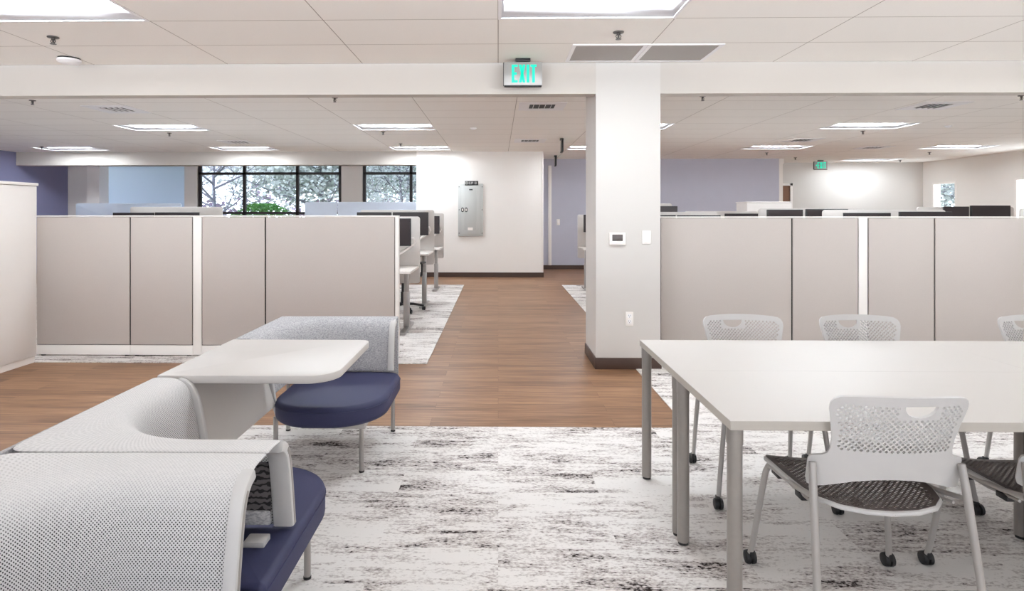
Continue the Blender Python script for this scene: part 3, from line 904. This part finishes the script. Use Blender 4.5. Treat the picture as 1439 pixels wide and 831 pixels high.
def chair(x, y, rz, label):
    c = copy_tree(ch0); c.location = (x, y, 0); c.rotation_euler = (0, 0, R(rz)); c['label'] = label
    return c
chair(1.952, 2.15, -2, 'perforated chair cut by the right edge, beside the near chair seen from behind')
chair(1.325, 3.085, 176, 'perforated chair across the table, first from the column')
chair(1.962, 3.085, 177, 'perforated chair across the table in front of the white panel post')
chair(2.94, 3.09, 182, 'perforated chair across the table, cut by the right edge')

# ------------------------------------------------------------------ desks beyond the panels
def desk(x0, x1, y0, y1, h, zs, label, screen=DESKG, side=1, cols=None, plain=False):
    """sit-stand desk, screen along its far edge; zs = top of the screen"""
    t = thing('sit_stand_desk', label, 'desk', ((x0 + x1) / 2, (y0 + y1) / 2, 0), group='sit-stand desks beyond the panels')
    MB().box(x0, x1, y0, y1, h - .028, h, .004).build('desk_top', DESKTOP, t, True)
    for x in (x0 + .10, x1 - .10):
        l_ = MB().box(x - .035, x + .035, (y0 + y1) / 2 - .028, (y0 + y1) / 2 + .028, CZ + .03, h * .62, .004).box(x - .028, x + .028, (y0 + y1) / 2 - .022, (y0 + y1) / 2 + .022, h * .6, h - .028, .003).build('leg', CHROME, t, True)
        MB().box(x - .04, x + .04, y0 + .02, y1 - .02, CZ, CZ + .032, .01).build('foot', CHROME, l_, True)
    MB().box(x0 + .14, x1 - .14, (y0 + y1) / 2 - .03, (y0 + y1) / 2 + .03, h - .07, h - .029).build('crossbeam', SILVER, t, True)
    pr = rrect(x0 - .01, x1 + .01, h - .22, zs, (.035, .035, .035, .035), 6)
    for nm, (a, b_) in (cols or {'screen': (x0 - .01, x1 + .01)}).items():
        pr = rrect(a, b_, h - .22, zs, (.035, .035, .035, .035), 6)
        MB().prism(pr, -(y1 + .03), -(y1 + .005), .004, 2, XZ).build('screen', screen, t, True)
    return t
def monitor(x0, x1, z0, z1, y, h, label, tilt=0, arm=False):
    t = thing('monitor', label, 'monitor', ((x0 + x1) / 2, y, h), group='switched-off monitors on the desks')
    cx = (x0 + x1) / 2
    MB().box(x0, x1, y, y + .035, z0, z1, .006).build('housing', BLACK, t, True)
    MB().box(x0 + .012, x1 - .012, y - .0015, y + .004, z0 + .014, z1 - .012).build('display', SCREENB, t, True)
    MB().box(cx - .03, cx + .03, y + .035, y + .06, h + .01, (z0 + z1) / 2, .005).build('stand', BLACK, t, True)
    MB().box(cx - .11, cx + .11, y - .06, y + .13, h + .001, h + .012, .004).build('base', BLACK, t, True)
    return t
def monitor_arm(x, y, h, zt, dk):
    t = MB().tube([(x - .38, y - .32, h + .03), (x - .02, y, zt - .03)], .018, 12).build('monitor_arm', PWHITE, dk, True)
    MB().tube([(x - .02, y, zt - .03), (x, y, zt), (x - .02, y - .01, zt + .05), (x - .06, y - .02, zt + .055)], .014, 10).build('hook', PWHITE, t, True)
    MB().lathe([(.05, 0), (.05, .012), (.022, .02), (.02, .04)], (x - .38, y - .32, h + .001), 16).build('clamp', PWHITE, t, True)

dk1 = desk(-2.20, -.995, 6.80, 7.55, .735, 1.355, 'grey desk with a rounded screen directly behind the left panel wall')
dk2 = desk(-2.16, -1.015, 8.72, 9.42, .81, 1.448, 'raised grey desk, second along the left side of the walkway')
dk3 = desk(-2.16, -1.03, 10.63, 11.27, .77, 1.395, 'grey desk farthest along the left side of the walkway')
monitor(-1.66, -1.055, 1.00, 1.335, 7.25, .735, 'black monitor on the first desk beside the walkway')
monitor(-2.16, -1.63, 1.06, 1.412, 9.15, .81, 'black monitor on the second desk, mostly behind the panel wall')
monitor(-1.61, -1.065, 1.06, 1.412, 9.15, .81, 'black monitor on the second desk, near its walkway end')
monitor(-1.62, -1.075, 1.02, 1.345, 11.0, .77, 'black monitor on the farthest left desk')
monitor_arm(-1.03, 7.45, .735, 1.035, dk1)
monitor_arm(-1.05, 9.32, .81, 1.13, dk2)
monitor_arm(-1.06, 11.18, .77, 1.09, dk3)
desk(-5.82, -4.37, 8.72, 9.42, .86, 1.496, 'desk with a white screen showing over the left panel wall')
monitor(-5.90, -5.27, 1.05, 1.405, 9.10, .86, 'black monitor edge over the left panel wall, nearer the cabinet')
monitor(-5.25, -4.57, 1.05, 1.41, 9.10, .86, 'black monitor edge over the left panel wall, nearer the white post')
desk(-8.74, -6.56, 11.75, 12.30, .86, 1.60, 'desk with a long frosted screen below the pale blue wall', FROST)
desk(-3.98, -1.72, 11.75, 12.30, .86, 1.627, 'desk with two frosted screens below the windows', FROST, cols={'a': (-3.98, -3.315), 'b': (-3.30, -1.68)})
# right of the column
desk(1.50, 2.90, 10.63, 11.30, .77, 1.37, 'grey desk half hidden by the column at the walkway')
monitor(1.56, 2.10, 1.05, 1.37, 11.0, .77, 'black monitor just left of the column')
desk(1.52, 2.70, 8.80, 9.42, .92, 1.55, 'raised desk just right of the column, its screen highest there')
monitor(2.10, 2.70, 1.15, 1.503, 9.1, .92, 'black monitor just right of the column')
desk(1.62, 2.88, 7.35, 7.97, .80, 1.414, 'desk with a long pale screen edge right of the column')
monitor(1.70, 2.27, 1.02, 1.375, 7.72, .80, 'monitor edge under the pale screen, nearest the column')
monitor(2.29, 2.84, 1.02, 1.372, 7.72, .80, 'monitor edge under the pale screen, left of the black panel joint')
desk(2.92, 4.03, 8.80, 9.42, .80, 1.428, 'desk in front of the white cabinet against the purple wall')
monitor(3.43, 3.99, 1.04, 1.392, 9.15, .80, 'monitor edge in front of the white cabinet')
desk(3.44, 4.80, 7.35, 7.97, .84, 1.461, 'desk with two dark monitors right of the white cabinet')
monitor(3.43, 3.88, 1.10, 1.444, 7.72, .84, 'first dark monitor right of the white cabinet')
monitor(3.92, 4.45, 1.10, 1.450, 7.72, .84, 'second dark monitor right of the white cabinet')
desk(3.73, 5.10, 6.45, 6.95, .81, 1.436, 'desk with a rounded screen corner above the white panel post')
monitor(3.83, 4.34, 1.06, 1.402, 6.72, .81, 'low dark monitor below the blank white wall')
monitor(4.36, 4.92, 1.08, 1.415, 6.60, .81, 'grey-brown monitor left of the small corner window')
desk(6.50, 7.95, 8.80, 9.42, .88, 1.494, 'desk with a grey screen under the small corner window')
monitor(6.66, 7.03, 1.14, 1.497, 9.1, .88, 'narrow dark monitor under the small corner window')
monitor(7.06, 7.64, 1.14, 1.512, 9.1, .88, 'wide dark monitor right of the small corner window')
desk(6.83, 8.20, 7.35, 7.97, .84, 1.461, 'desk with a rounded grey screen at the right edge')

cab = thing('storage_cabinet', 'white cabinet against the purple wall beyond the right panel wall', 'cabinet', (5.0, 11.4, 0))
MB().box(4.62, 5.44, 11.25, 11.75, .06, 1.585, .004).build('body', WHITE, cab, True)
MB().box(4.61, 5.45, 11.24, 11.76, 1.588, 1.612, .004).build('top_panel', WHITE, cab, True)
MB().box(4.63, 5.43, 11.26, 11.74, CZ, .058).build('plinth', PWHITE, cab, True)

# black task chair at the second desk
tk = thing('task_chair', 'black office chair on a five-star base, tucked under the second walkway desk', 'chair', (-1.36, 8.55, 0), R(-8))
MB().prism(rrect(-.23, .23, -.20, .24, (.10, .10, .08, .08), 6), .47, .53, .015).build('seat', BLACK, tk)
MB().prism(rrect(-.21, .21, .62, .98, (.08, .08, .10, .10), 6), .20, .235, .012, 3, XZ).build('backrest', BLACK, tk)
MB().tube([(0, -.15, .47), (0, -.26, .52), (0, -.245, .70)], .02, 10).build('back_stem', BLACK, tk)
MB().tube([(0, 0, .09), (0, 0, .28)], .030, 14).tube([(0, 0, .28), (0, 0, .47)], .018, 14).build('gas_column', BLACK, tk)
for sx_ in (-1, 1):
    MB().tube([(sx_ * .22, 0, .50), (sx_ * .28, 0, .52), (sx_ * .28, 0, .68)], .015, 8).box(sx_ * .28 - .035, sx_ * .28 + .035, -.12, .12, .68, .705, .01).build('armrest', BLACK, tk)
for k in range(5):
    a = 2 * PI * k / 5 + .35
    c_, s_ = math.cos(a), math.sin(a)
    l_ = MB().tube([(0, 0, .105), (.15 * c_, .15 * s_, .10), (.30 * c_, .30 * s_, .07)], [.022, .018, .013], 10).build('base_arm', BLACK, tk)
    MB().lathe([(.02, -.022), (.028, -.018), (.028, -.004), (.018, 0), (.028, .004), (.028, .018), (.02, .022)], (.30 * c_, .30 * s_, CZ + .028), 16, 'X').build('caster', BLACK, l_)

# ------------------------------------------------------------------ ceiling fixtures
def troffer(x, y, label, inward):
    t = thing('ceiling_light', label, 'ceiling light', (x, y, CEILZ), group='recessed ceiling troffers')
    W, D = 1.22, .61
    fr = MB().box(.0, W, .0, .022, -.004, .018).box(.0, W, D - .022, D, -.004, .018).box(0, .022, .022, D - .022, -.004, .018).box(W - .022, W, .022, D - .022, -.004, .018)
    fr.build('frame', TROFF, t)
    b = bmesh.new()
    o_ = [b.verts.new(p) for p in ((.022, .022, .0), (W - .022, .022, .0), (W - .022, D - .022, .0), (.022, D - .022, .0))]
    i_ = [b.verts.new(p) for p in ((.06, .14, .075), (W - .06, .14, .075), (W - .06, D - .14, .075), (.06, D - .14, .075))]
    for k in range(4): b.faces.new((o_[k], i_[k], i_[(k + 1) % 4], o_[(k + 1) % 4]))
    bmesh.ops.recalc_face_normals(b, faces=b.faces[:])
    k_ = MB(); k_._add(b); rf = k_.build('reflector', REFL, t)
    md = rf.modifiers.new('thick', 'SOLIDIFY'); md.thickness = .004; md.offset = 1
    MB().box(.075, W - .075, .155, D - .155, .034, .080, .006).build('lens', LENSM, t)
    return t
names = {(-3.66, 3.56): 'bright recessed ceiling light cut by the upper left corner', (0.0, 3.56): 'bright recessed ceiling light at the top edge above the exit sign',
         (3.66, 3.56): 'recessed ceiling light above the tables, past the upper right corner',
         (-5.90, 9.08): 'recessed ceiling light left of the long window, nearer row', (-2.22, 9.08): 'recessed ceiling light centred over the walkway desks, nearer row',
         (1.44, 9.08): 'recessed ceiling light half hidden by the column, nearer row', (5.10, 9.08): 'recessed ceiling light over the right-hand desks, nearer row',
         (-9.56, 12.13): 'far recessed ceiling light beside the slate purple wall', (-5.90, 12.13): 'far recessed ceiling light in front of the wide window',
         (-2.22, 12.13): 'far recessed ceiling light before the white wall with the grey panel box', (1.44, 12.13): 'far recessed ceiling light before the purple wall, left of the column',
         (5.10, 12.13): 'far recessed ceiling light before the purple wall, right of the column', (8.76, 12.13): 'far recessed ceiling light toward the right-hand windows',
         (8.76, 14.97): 'farthest recessed ceiling light by the second exit sign'}
for (x, y), lb in names.items(): troffer(x, y, lb, 1)
for x, y in LIGHTS_B[:4]: troffer(x, y, 'recessed ceiling light just beyond the beam, hidden by it', 1)

def return_grille(x, y, label):
    t = thing('return_grille', label, 'air grille', (x, y, CEILZ), group='perforated return air grilles')
    W = .60
    MB().box(0, W, 0, .03, -.008, 0).box(0, W, W - .09, W - .06, -.008, 0).box(0, .03, .03, W - .09, -.008, 0).box(W - .03, W, .03, W - .09, -.008, 0).build('frame', TROFF, t)
    MB().box(.03, W - .03, .03, W - .09, -.005, 0).build('perforated_plate', GRILLE, t)
return_grille(.595, 4.80, 'grey perforated air grille in the ceiling, nearer the exit sign')
return_grille(1.20, 4.80, 'grey perforated air grille in the ceiling, farther from the exit sign')
def supply_vent(x, y, label, wx=.58, wy=.56):
    t = thing('ceiling_vent', label, 'ceiling vent', (x, y, CEILZ), group='white supply air vents')
    MB().box(0, wx, 0, .13, -.007, 0).box(0, wx, wy - .13, wy, -.007, 0).box(0, .13, .13, wy - .13, -.007, 0).box(wx - .13, wx, .13, wy - .13, -.007, 0).build('frame', TROFF, t)
    MB().box(.13, wx - .13, .13, wy - .13, -.002, 0).build('duct_opening', BLACK, t)
    lv = MB()
    for k in range(4):
        lx = .18 + k * (wx - .36) / 3
        lv.box(-.002, .002, .13, wy - .13, -.006, .006, mtx=Matrix.Translation((lx, 0, -.009)) @ Matrix.Rotation(R(35), 4, 'Y'))
    lv.build('louvre', TROFF, t)
supply_vent(-5.22, 7.42, 'white square air vent in the ceiling above the left desks, nearest the beam')
supply_vent(.26, 7.30, 'white square air vent in the ceiling below the exit sign')
supply_vent(.30, 10.90, 'white air vent in the ceiling above the grey electrical panel')
supply_vent(5.16, 7.35, 'white square air vent in the ceiling above the right desks, nearest the beam')
supply_vent(5.30, 10.90, 'white air vent before the purple wall between two lights')
supply_vent(-5.22, 11.05, 'white air vent in front of the wide window')
supply_vent(7.40, 12.20, 'dark air vent between the two farthest right lights')

def sprinkler(x, y, label, s=1.0):
    t = thing('sprinkler', label, 'sprinkler', (x, y, CEILZ), group='ceiling sprinkler heads')
    MB().lathe([(.036 * s, -.001), (.034 * s, -.008), (.018 * s, -.012)], (0, 0, 0), 20).build('escutcheon', DSTEEL, t)
    MB().lathe([(.012 * s, -.010), (.012 * s, -.022), (.007 * s, -.026), (.006 * s, -.045), (.004 * s, -.046)], (0, 0, 0), 14).build('body', DSTEEL, t)
    MB().tube([(.013 * s, 0, -.022), (.016 * s, 0, -.036), (.004 * s, 0, -.052)], .0025 * s, 6).tube([(-.013 * s, 0, -.022), (-.016 * s, 0, -.036), (-.004 * s, 0, -.052)], .0025 * s, 6).build('yoke', BLACK, t)
    MB().lathe([(.004 * s, -.050), (.019 * s, -.053), (.019 * s, -.056), (.004 * s, -.058)], (0, 0, 0), 16).build('deflector', DSTEEL, t)
for x, y, lb in ((.893, 4.48, 'sprinkler head right of the exit sign, before the grilles'), (-3.396, 4.53, 'sprinkler head above the smoke detector, upper left'),
                 (-5.55, 7.07, 'sprinkler head just below the beam, leftmost'), (-5.52, 10.0, 'small sprinkler head beside the left nearer-row light'),
                 (-9.23, 12.0, 'small sprinkler head beside the light at the slate purple wall'), (-1.90, 6.96, 'sprinkler head just below the beam, left of the exit sign'),
                 (-1.90, 9.9, 'small sprinkler head under the light over the walkway desks'), (-1.89, 11.62, 'small sprinkler head between the two central lights'),
                 (2.35, 6.95, 'sprinkler head just below the beam, right of the column'), (5.98, 6.98, 'sprinkler head just below the beam at the right edge'),
                 (5.97, 9.95, 'small sprinkler head under the right nearer-row light'), (5.98, 13.5, 'small sprinkler head above the purple wall'),
                 (9.53, 13.46, 'small sprinkler head near the right-hand wall'), (7.20, 14.7, 'small sprinkler head at the end of the purple wall'), (10.2, 15.44, 'small sprinkler head in the far right corner')):
    sprinkler(x, y, lb, 1.15 if y < 5 else 1.0)

sd = thing('smoke_detector', 'white round smoke detector on the ceiling at upper left by the beam', 'smoke detector', (-3.72, 5.15, CEILZ))
MB().lathe([(.085, -.002), (.085, -.014)], (0, 0, 0), 32).build('shadow_ring', BLACK, sd)  # black band stands in for the shadow arc around the cover
MB().lathe([(.092, -.014), (.092, -.030), (.075, -.046), (.03, -.054)], (0, 0, 0), 32).build('cover', TROFF, sd)
for x, y, lb in ((-.394, 9.5, 'small white sensor in the ceiling over the walkway'), (6.94, 9.4, 'small white sensor in the ceiling over the right desks')):
    o = MB().lathe([(.05, -.001), (.05, -.012), (.03, -.026), (.01, -.03)], (0, 0, 0), 20).build('ceiling_sensor', TROFF)
    o.location = (x, y, CEILZ); tag(o, lb, 'sensor', 'small ceiling sensors')

# exit signs: letters are strokes cut out of the lit face
def letters(mb, x0, z0, hgt, y, arrow=False):
    """EXIT in condensed strokes, front at y (facing -y)"""
    s = hgt; st = .145 * s; wE = .33 * s; gap = .07 * s
    def bar(a, b_, c, d): mb.box(a, b_, y - .003, y, c, d)
    x = x0
    bar(x, x + st, z0, z0 + s); bar(x + st, x + wE, z0, z0 + st * .85); bar(x + st, x + wE, z0 + s - st * .85, z0 + s); bar(x + st, x + wE * .85, z0 + s * .43, z0 + s * .57)
    x += wE + gap; wX = .36 * s
    for sg in (0, 1):
        a, b_ = (x, x + wX - st) if sg == 0 else (x + wX - st, x)
        pl = [(a, z0), (a + st, z0), (b_ + st, z0 + s), (b_, z0 + s)]
        mb.prism(pl, -y, -y + .003, 0, mtx=XZ)
    x += wX + gap
    bar(x, x + st, z0, z0 + s)
    x += st + gap; wT = .34 * s
    bar(x, x + wT, z0 + s - st * .85, z0 + s); bar(x + wT / 2 - st / 2, x + wT / 2 + st / 2, z0, z0 + s - st * .85)
    if arrow:
        mb.prism([(x0 - .30 * s, z0 + s / 2), (x0 - .10 * s, z0 + s * .68), (x0 - .10 * s, z0 + s * .32)], -y, -y + .003, 0, mtx=XZ)
    return x + wT
def exit_sign(x, y, label, rz=0.0, arrow=False, W=.335, Hh=.205):
    t = thing('exit_sign', label, 'exit sign', (x, y, CEILZ), rz, group='green lit exit signs')
    MB().box(-.065, .065, -.03, .03, -.030, 0, .004).build('canopy', BLACK, t)
    MB().box(-W / 2, W / 2, -.018, .018, -.030 - Hh, -.030, .004).build('face_plate', ACRY, t)
    MB().box(-W / 2 + .004, W / 2 - .004, -.020, .020, -.040 - Hh, -.030 - Hh + .002, .002).box(-W / 2 - .004, -W / 2 + .001, -.02, .02, -.030 - Hh, -.034, .001).build('edge_trim', BLACK, t)
    k = MB(); hh = .156
    xs = -.098 if not arrow else -.085
    letters(k, xs, -.030 - Hh / 2 - hh / 2, hh, -.0185, arrow)
    k.build('lettering', GREEN, t)
    return t
exit_sign(.216, 5.25, 'lit EXIT sign hanging in front of the beam over the walkway')
exit_sign(8.20, 15.45, 'small lit EXIT sign with an arrow near the far right corner', arrow=True)
exit_sign(1.15, 10.9, 'black sign seen edge-on hanging from the ceiling left of the column', R(88))
exit_sign(1.34, 14.1, 'smaller sign seen edge-on hanging before the purple wall', R(88))

# ------------------------------------------------------------------ things on the walls
ep = thing('electrical_panel', 'grey steel electrical panel box on the white back wall', 'electrical panel', (-.60, 13.13, .895))
MB().box(-.872, -.328, 13.085, 13.129, .895, 2.04, .006).build('enclosure', PANELG, ep, True)
dr = MB().box(-.80, -.40, 13.075, 13.0855, .945, 1.99, .006).build('door', mat('panel_door_grey', (192, 193, 190), .42, var=.02), ep, True)
MB().box(-.735, -.475, 13.068, 13.0755, 1.03, 1.96, .004).build('inner_door', PANELG, dr, True)
for x in (-.775, -.695):
    o = MB().prism(rrect(x - .028, x + .028, 1.42, 1.52, (.027,) * 4, 6), -13.068, -13.060, .003, 2, XZ).build('latch', BLACK, dr, True)
    MB().box(x - .013, x + .013, 13.055, 13.061, 1.445, 1.495, .003).build('latch_paddle', PWHITE, o, True)
MB().box(-.63, -.555, 13.062, 13.0685, 1.895, 1.92).build('nameplate', BLACK, dr, True)
MB().box(-.66, -.55, 13.065, 13.0685, 1.025, 1.085).build('paper_label', PWHITE, dr, True)
for x in (-.85, -.35):
    for z in (.96, 1.47, 1.97): MB().lathe([(.010, 0), (.010, .006)], (0, 0, 0), 10, 'Y').shift((x, 13.078, z)).build('screw', SEAM, ep, True)
hd = MB().box(-.725, -.435, 13.074, 13.084, 2.005, 2.098, .003).build('header_sign', BLACK, ep, True)
MB().lathe([(.034, 0), (.034, .004), (.022, .004), (.022, 0)], (0, 0, 0), 16, 'Y').shift((-.685, 13.0695, 2.052)).build('round_mark', ACRY, hd, True)
gl = MB()
gl.box(-.640, -.628, 13.071, 13.075, 2.025, 2.078).box(-.628, -.60, 13.071, 13.075, 2.025, 2.036).box(-.628, -.60, 13.071, 13.075, 2.067, 2.078).box(-.612, -.60, 13.071, 13.075, 2.036, 2.054)
gl.box(-.585, -.573, 13.071, 13.075, 2.025, 2.078).box(-.573, -.548, 13.071, 13.075, 2.067, 2.078).box(-.573, -.548, 13.071, 13.075, 2.044, 2.054).box(-.556, -.544, 13.071, 13.075, 2.050, 2.072)
gl.box(-.512, -.500, 13.071, 13.075, 2.025, 2.078).box(-.500, -.472, 13.071, 13.075, 2.067, 2.078).box(-.500, -.472, 13.071, 13.075, 2.046, 2.056).box(-.500, -.472, 13.071, 13.075, 2.025, 2.036).box(-.480, -.468, 13.071, 13.075, 2.028, 2.075)
gl.build('sign_letters', ACRY, hd, True)

th = thing('thermostat', 'white thermostat with a dark screen on the column', 'thermostat', (1.066, 5.41, 1.168))
MB().box(.992, 1.140, 5.385, 5.409, 1.112, 1.225, .008, 3).build('casing', PWHITE, th, True)
MB().box(1.018, 1.112, 5.3825, 5.386, 1.150, 1.208, .002).build('display', mat('dark_lcd', (84, 76, 74), .25, var=.08), th, True)
MB().box(1.02, 1.11, 5.383, 5.386, 1.126, 1.138, .001).build('button_strip', TROFF, th, True)
lsw = thing('light_switch', 'white switch plate on the column beside the thermostat', 'light switch', (1.327, 5.41, 1.18))
MB().box(1.288, 1.366, 5.400, 5.409, 1.122, 1.243, .004).build('plate', PWHITE, lsw, True)
MB().box(1.309, 1.345, 5.396, 5.401, 1.180, 1.215, .002).box(1.309, 1.345, 5.396, 5.401, 1.145, 1.175, .002).build('button', TROFF, lsw, True)
ol_ = thing('power_outlet', 'white power outlet low on the column', 'power outlet', (1.175, 5.41, .45))
MB().box(1.140, 1.210, 5.401, 5.409, .390, .515, .004).build('plate', PWHITE, ol_, True)
for z in (.428, .478):
    MB().box(1.157, 1.193, 5.398, 5.402, z - .018, z + .018, .006).build('socket', TROFF, ol_, True)
    MB().box(1.166, 1.169, 5.3965, 5.399, z, z + .011).box(1.180, 1.183, 5.3965, 5.399, z, z + .011).box(1.172, 1.177, 5.3965, 5.399, z - .012, z - .006).build('slot', SEAM, ol_, True)
ps = thing('light_switch', 'white switch plate on the purple wall in the passage', 'light switch', (1.50, 15.0, 1.18))
MB().box(1.455, 1.535, 14.990, 14.999, 1.10, 1.245, .004).build('plate', PWHITE, ps, True)
MB().box(1.480, 1.510, 14.985, 14.991, 1.14, 1.20, .002).build('toggle', TROFF, ps, True)

# ------------------------------------------------------------------ outside the windows
struct('ground', MB().box(-45, 45, 16.45, 80, -.5, -.3), LAWN, label='lawn outside the windows')
rnd = random.Random(7)
def leaf_cloud(mb_bm, centres, n, size, spread):
    for _ in range(n):
        c = rnd.choice(centres)
        p = Vector(c[:3]) + Vector((rnd.gauss(0, 1), rnd.gauss(0, 1), rnd.gauss(0, 1))) * c[3] * spread
        s = size * rnd.uniform(.6, 1.4)
        q = Matrix.Rotation(rnd.uniform(0, 2 * PI), 3, 'Z') @ Matrix.Rotation(rnd.uniform(0, PI), 3, 'X')
        vs_ = [mb_bm.verts.new(p + q @ Vector(v) * s) for v in ((-.5, 0, 0), (0, -.35, .12), (.5, 0, 0), (0, .35, .12))]
        mb_bm.faces.new(vs_)
def tree(name, x, y, hgt, r, nleaf, size, lm, label, branches=9, twigs=5, trunk=.16, group='trees outside the windows'):
    t = thing(name, label, 'tree', (x, y, -.3), group=group)
    mb = MB()
    mb.tube([(0, 0, 0), (.06, .02, hgt * .25), (-.04, .05, hgt * .55), (0, 0, hgt * .85)], [trunk, trunk * .8, trunk * .45, trunk * .12], 8)
    ends = []
    for k in range(branches):
        a = 2 * PI * k / branches + rnd.uniform(-.3, .3)
        z0 = hgt * rnd.uniform(.22, .60)
        L = r * rnd.uniform(.75, 1.05)
        e = Vector((math.cos(a) * L, math.sin(a) * L, z0 + hgt * rnd.uniform(.12, .34)))
        m_ = Vector((e.x * .5, e.y * .5, z0 + (e.z - z0) * .4))
        mb.tube([(0, 0, z0), m_, e], [trunk * .42, trunk * .26, trunk * .08], 6)
        ends.append((e.x, e.y, e.z, r * .36)); ends.append((m_.x, m_.y, m_.z + .25, r * .32))
        for q in range(twigs):
            f = rnd.uniform(.3, 1.0); b0 = Vector((0, 0, z0)).lerp(e, f)
            e2 = b0 + Vector((rnd.uniform(-1, 1), rnd.uniform(-1, 1), rnd.uniform(-.1, 1.1))) * r * .42
            mb.tube([b0, (b0 + e2) / 2 + Vector((0, 0, .06)), e2], [trunk * .13, trunk * .09, trunk * .03], 5)
            ends.append((e2.x, e2.y, e2.z, r * .22))
    ends += [(0, 0, hgt * .85, r * .4), (0, 0, hgt * .6, r * .55), (0, 0, hgt * .7, r * .55), (r * .4, 0, hgt * .5, r * .4), (-r * .4, 0, hgt * .5, r * .4)] if nleaf > 1000 else []
    mb.build('trunk', BARK, t)
    if nleaf:
        bm = bmesh.new(); leaf_cloud(bm, ends, nleaf, size, .62)
        k = MB(); k._add(bm); k.build('foliage', lm, t)
    return t
tree('bare_tree', -9.3, 19.5, 4.9, 2.1, 420, .11, LEAFW, 'mostly bare tree outside the left pane of the wide window', 12, 12, .09)
tree('blossoming_tree', -8.1, 27.4, 7.1, 3.6, 17000, .20, LEAFW, 'pale blossoming tree filling the middle panes of the wide window', 14, 7, .15)
tree('blossoming_tree', -7.2, 38.5, 7.5, 3.3, 9000, .24, LEAFG, 'grey-green tree behind the right pane of the wide window', 12, 6, .15)
tree('blossoming_tree', -3.35, 20.6, 5.5, 2.1, 4600, .09, LEAFW, 'twiggy pale tree outside the narrow window', 14, 14, .07)
tree('blossoming_tree', 18.0, 24.5, 5.4, 3.0, 9000, .16, LEAFW, 'pale tree outside the small far corner window', 10, 8, .10)
def shrub(name, x, y, rx, hgt, n, lm, label):
    bm = bmesh.new()
    for _ in range(n):
        a = rnd.uniform(0, 2 * PI); u = rnd.uniform(0, 1) ** .5; zz = rnd.uniform(0, 1)
        p = Vector((math.cos(a) * rx * u * math.sqrt(max(.05, 1 - zz ** 2.5)), math.sin(a) * .6 * u, zz * hgt))
        s = rnd.uniform(.05, .11); q = Matrix.Rotation(rnd.uniform(0, 2 * PI), 3, 'Z') @ Matrix.Rotation(rnd.uniform(0, PI), 3, 'X')
        bm.faces.new([bm.verts.new(p + q @ Vector(v) * s) for v in ((-.5, 0, 0), (0, -.35, .1), (.5, 0, 0), (0, .35, .1))])
    t = thing(name, label, 'shrub', (x, y, -.3), group='shrubs outside the wide window')
    k = MB(); k._add(bm); k.build('leaves', lm, t)
    st = MB()
    for i in range(5): st.tube([(i * .15 - .3, 0, 0), (i * .3 - .6, .05, hgt * .7)], [.02, .008], 5)
    st.build('stem', BARK, t)
shrub('hedge', -6.9, 17.6, 1.55, 1.97, 8000, LEAFB, 'bright green rounded hedge under the middle pane of the wide window')
shrub('hedge', -9.45, 17.7, 0.80, 1.97, 3200, LEAFB, 'bright green hedge under the left pane of the wide window')
shrub('plum_shrub', -4.42, 17.1, .72, 2.06, 3200, LEAFP, 'plum-coloured shrub beside the green hedge')

bm = bmesh.new()
for _ in range(7000):
    x = rnd.uniform(-34, 34); p = Vector((x, rnd.uniform(-1, 1), rnd.uniform(0, 1) ** .8 * (3.0 + .8 * math.sin(x * .9) + .5 * math.sin(x * 2.3 + 1))))
    q = Matrix.Rotation(rnd.uniform(0, 2 * PI), 3, 'Z') @ Matrix.Rotation(rnd.uniform(0, PI), 3, 'X'); z_ = rnd.uniform(.25, .5)
    bm.faces.new([bm.verts.new(p + q @ Vector(v) * z_) for v in ((-.5, 0, 0), (0, -.35, .1), (.5, 0, 0), (0, .35, .1))])
k = MB(); k._add(bm); tl = k.build('tree_line', LEAFP); tl.location = (-6, 47, -.3)
tag(tl, 'distant plum-grey line of trees seen low through the windows', 'trees', kind='stuff')
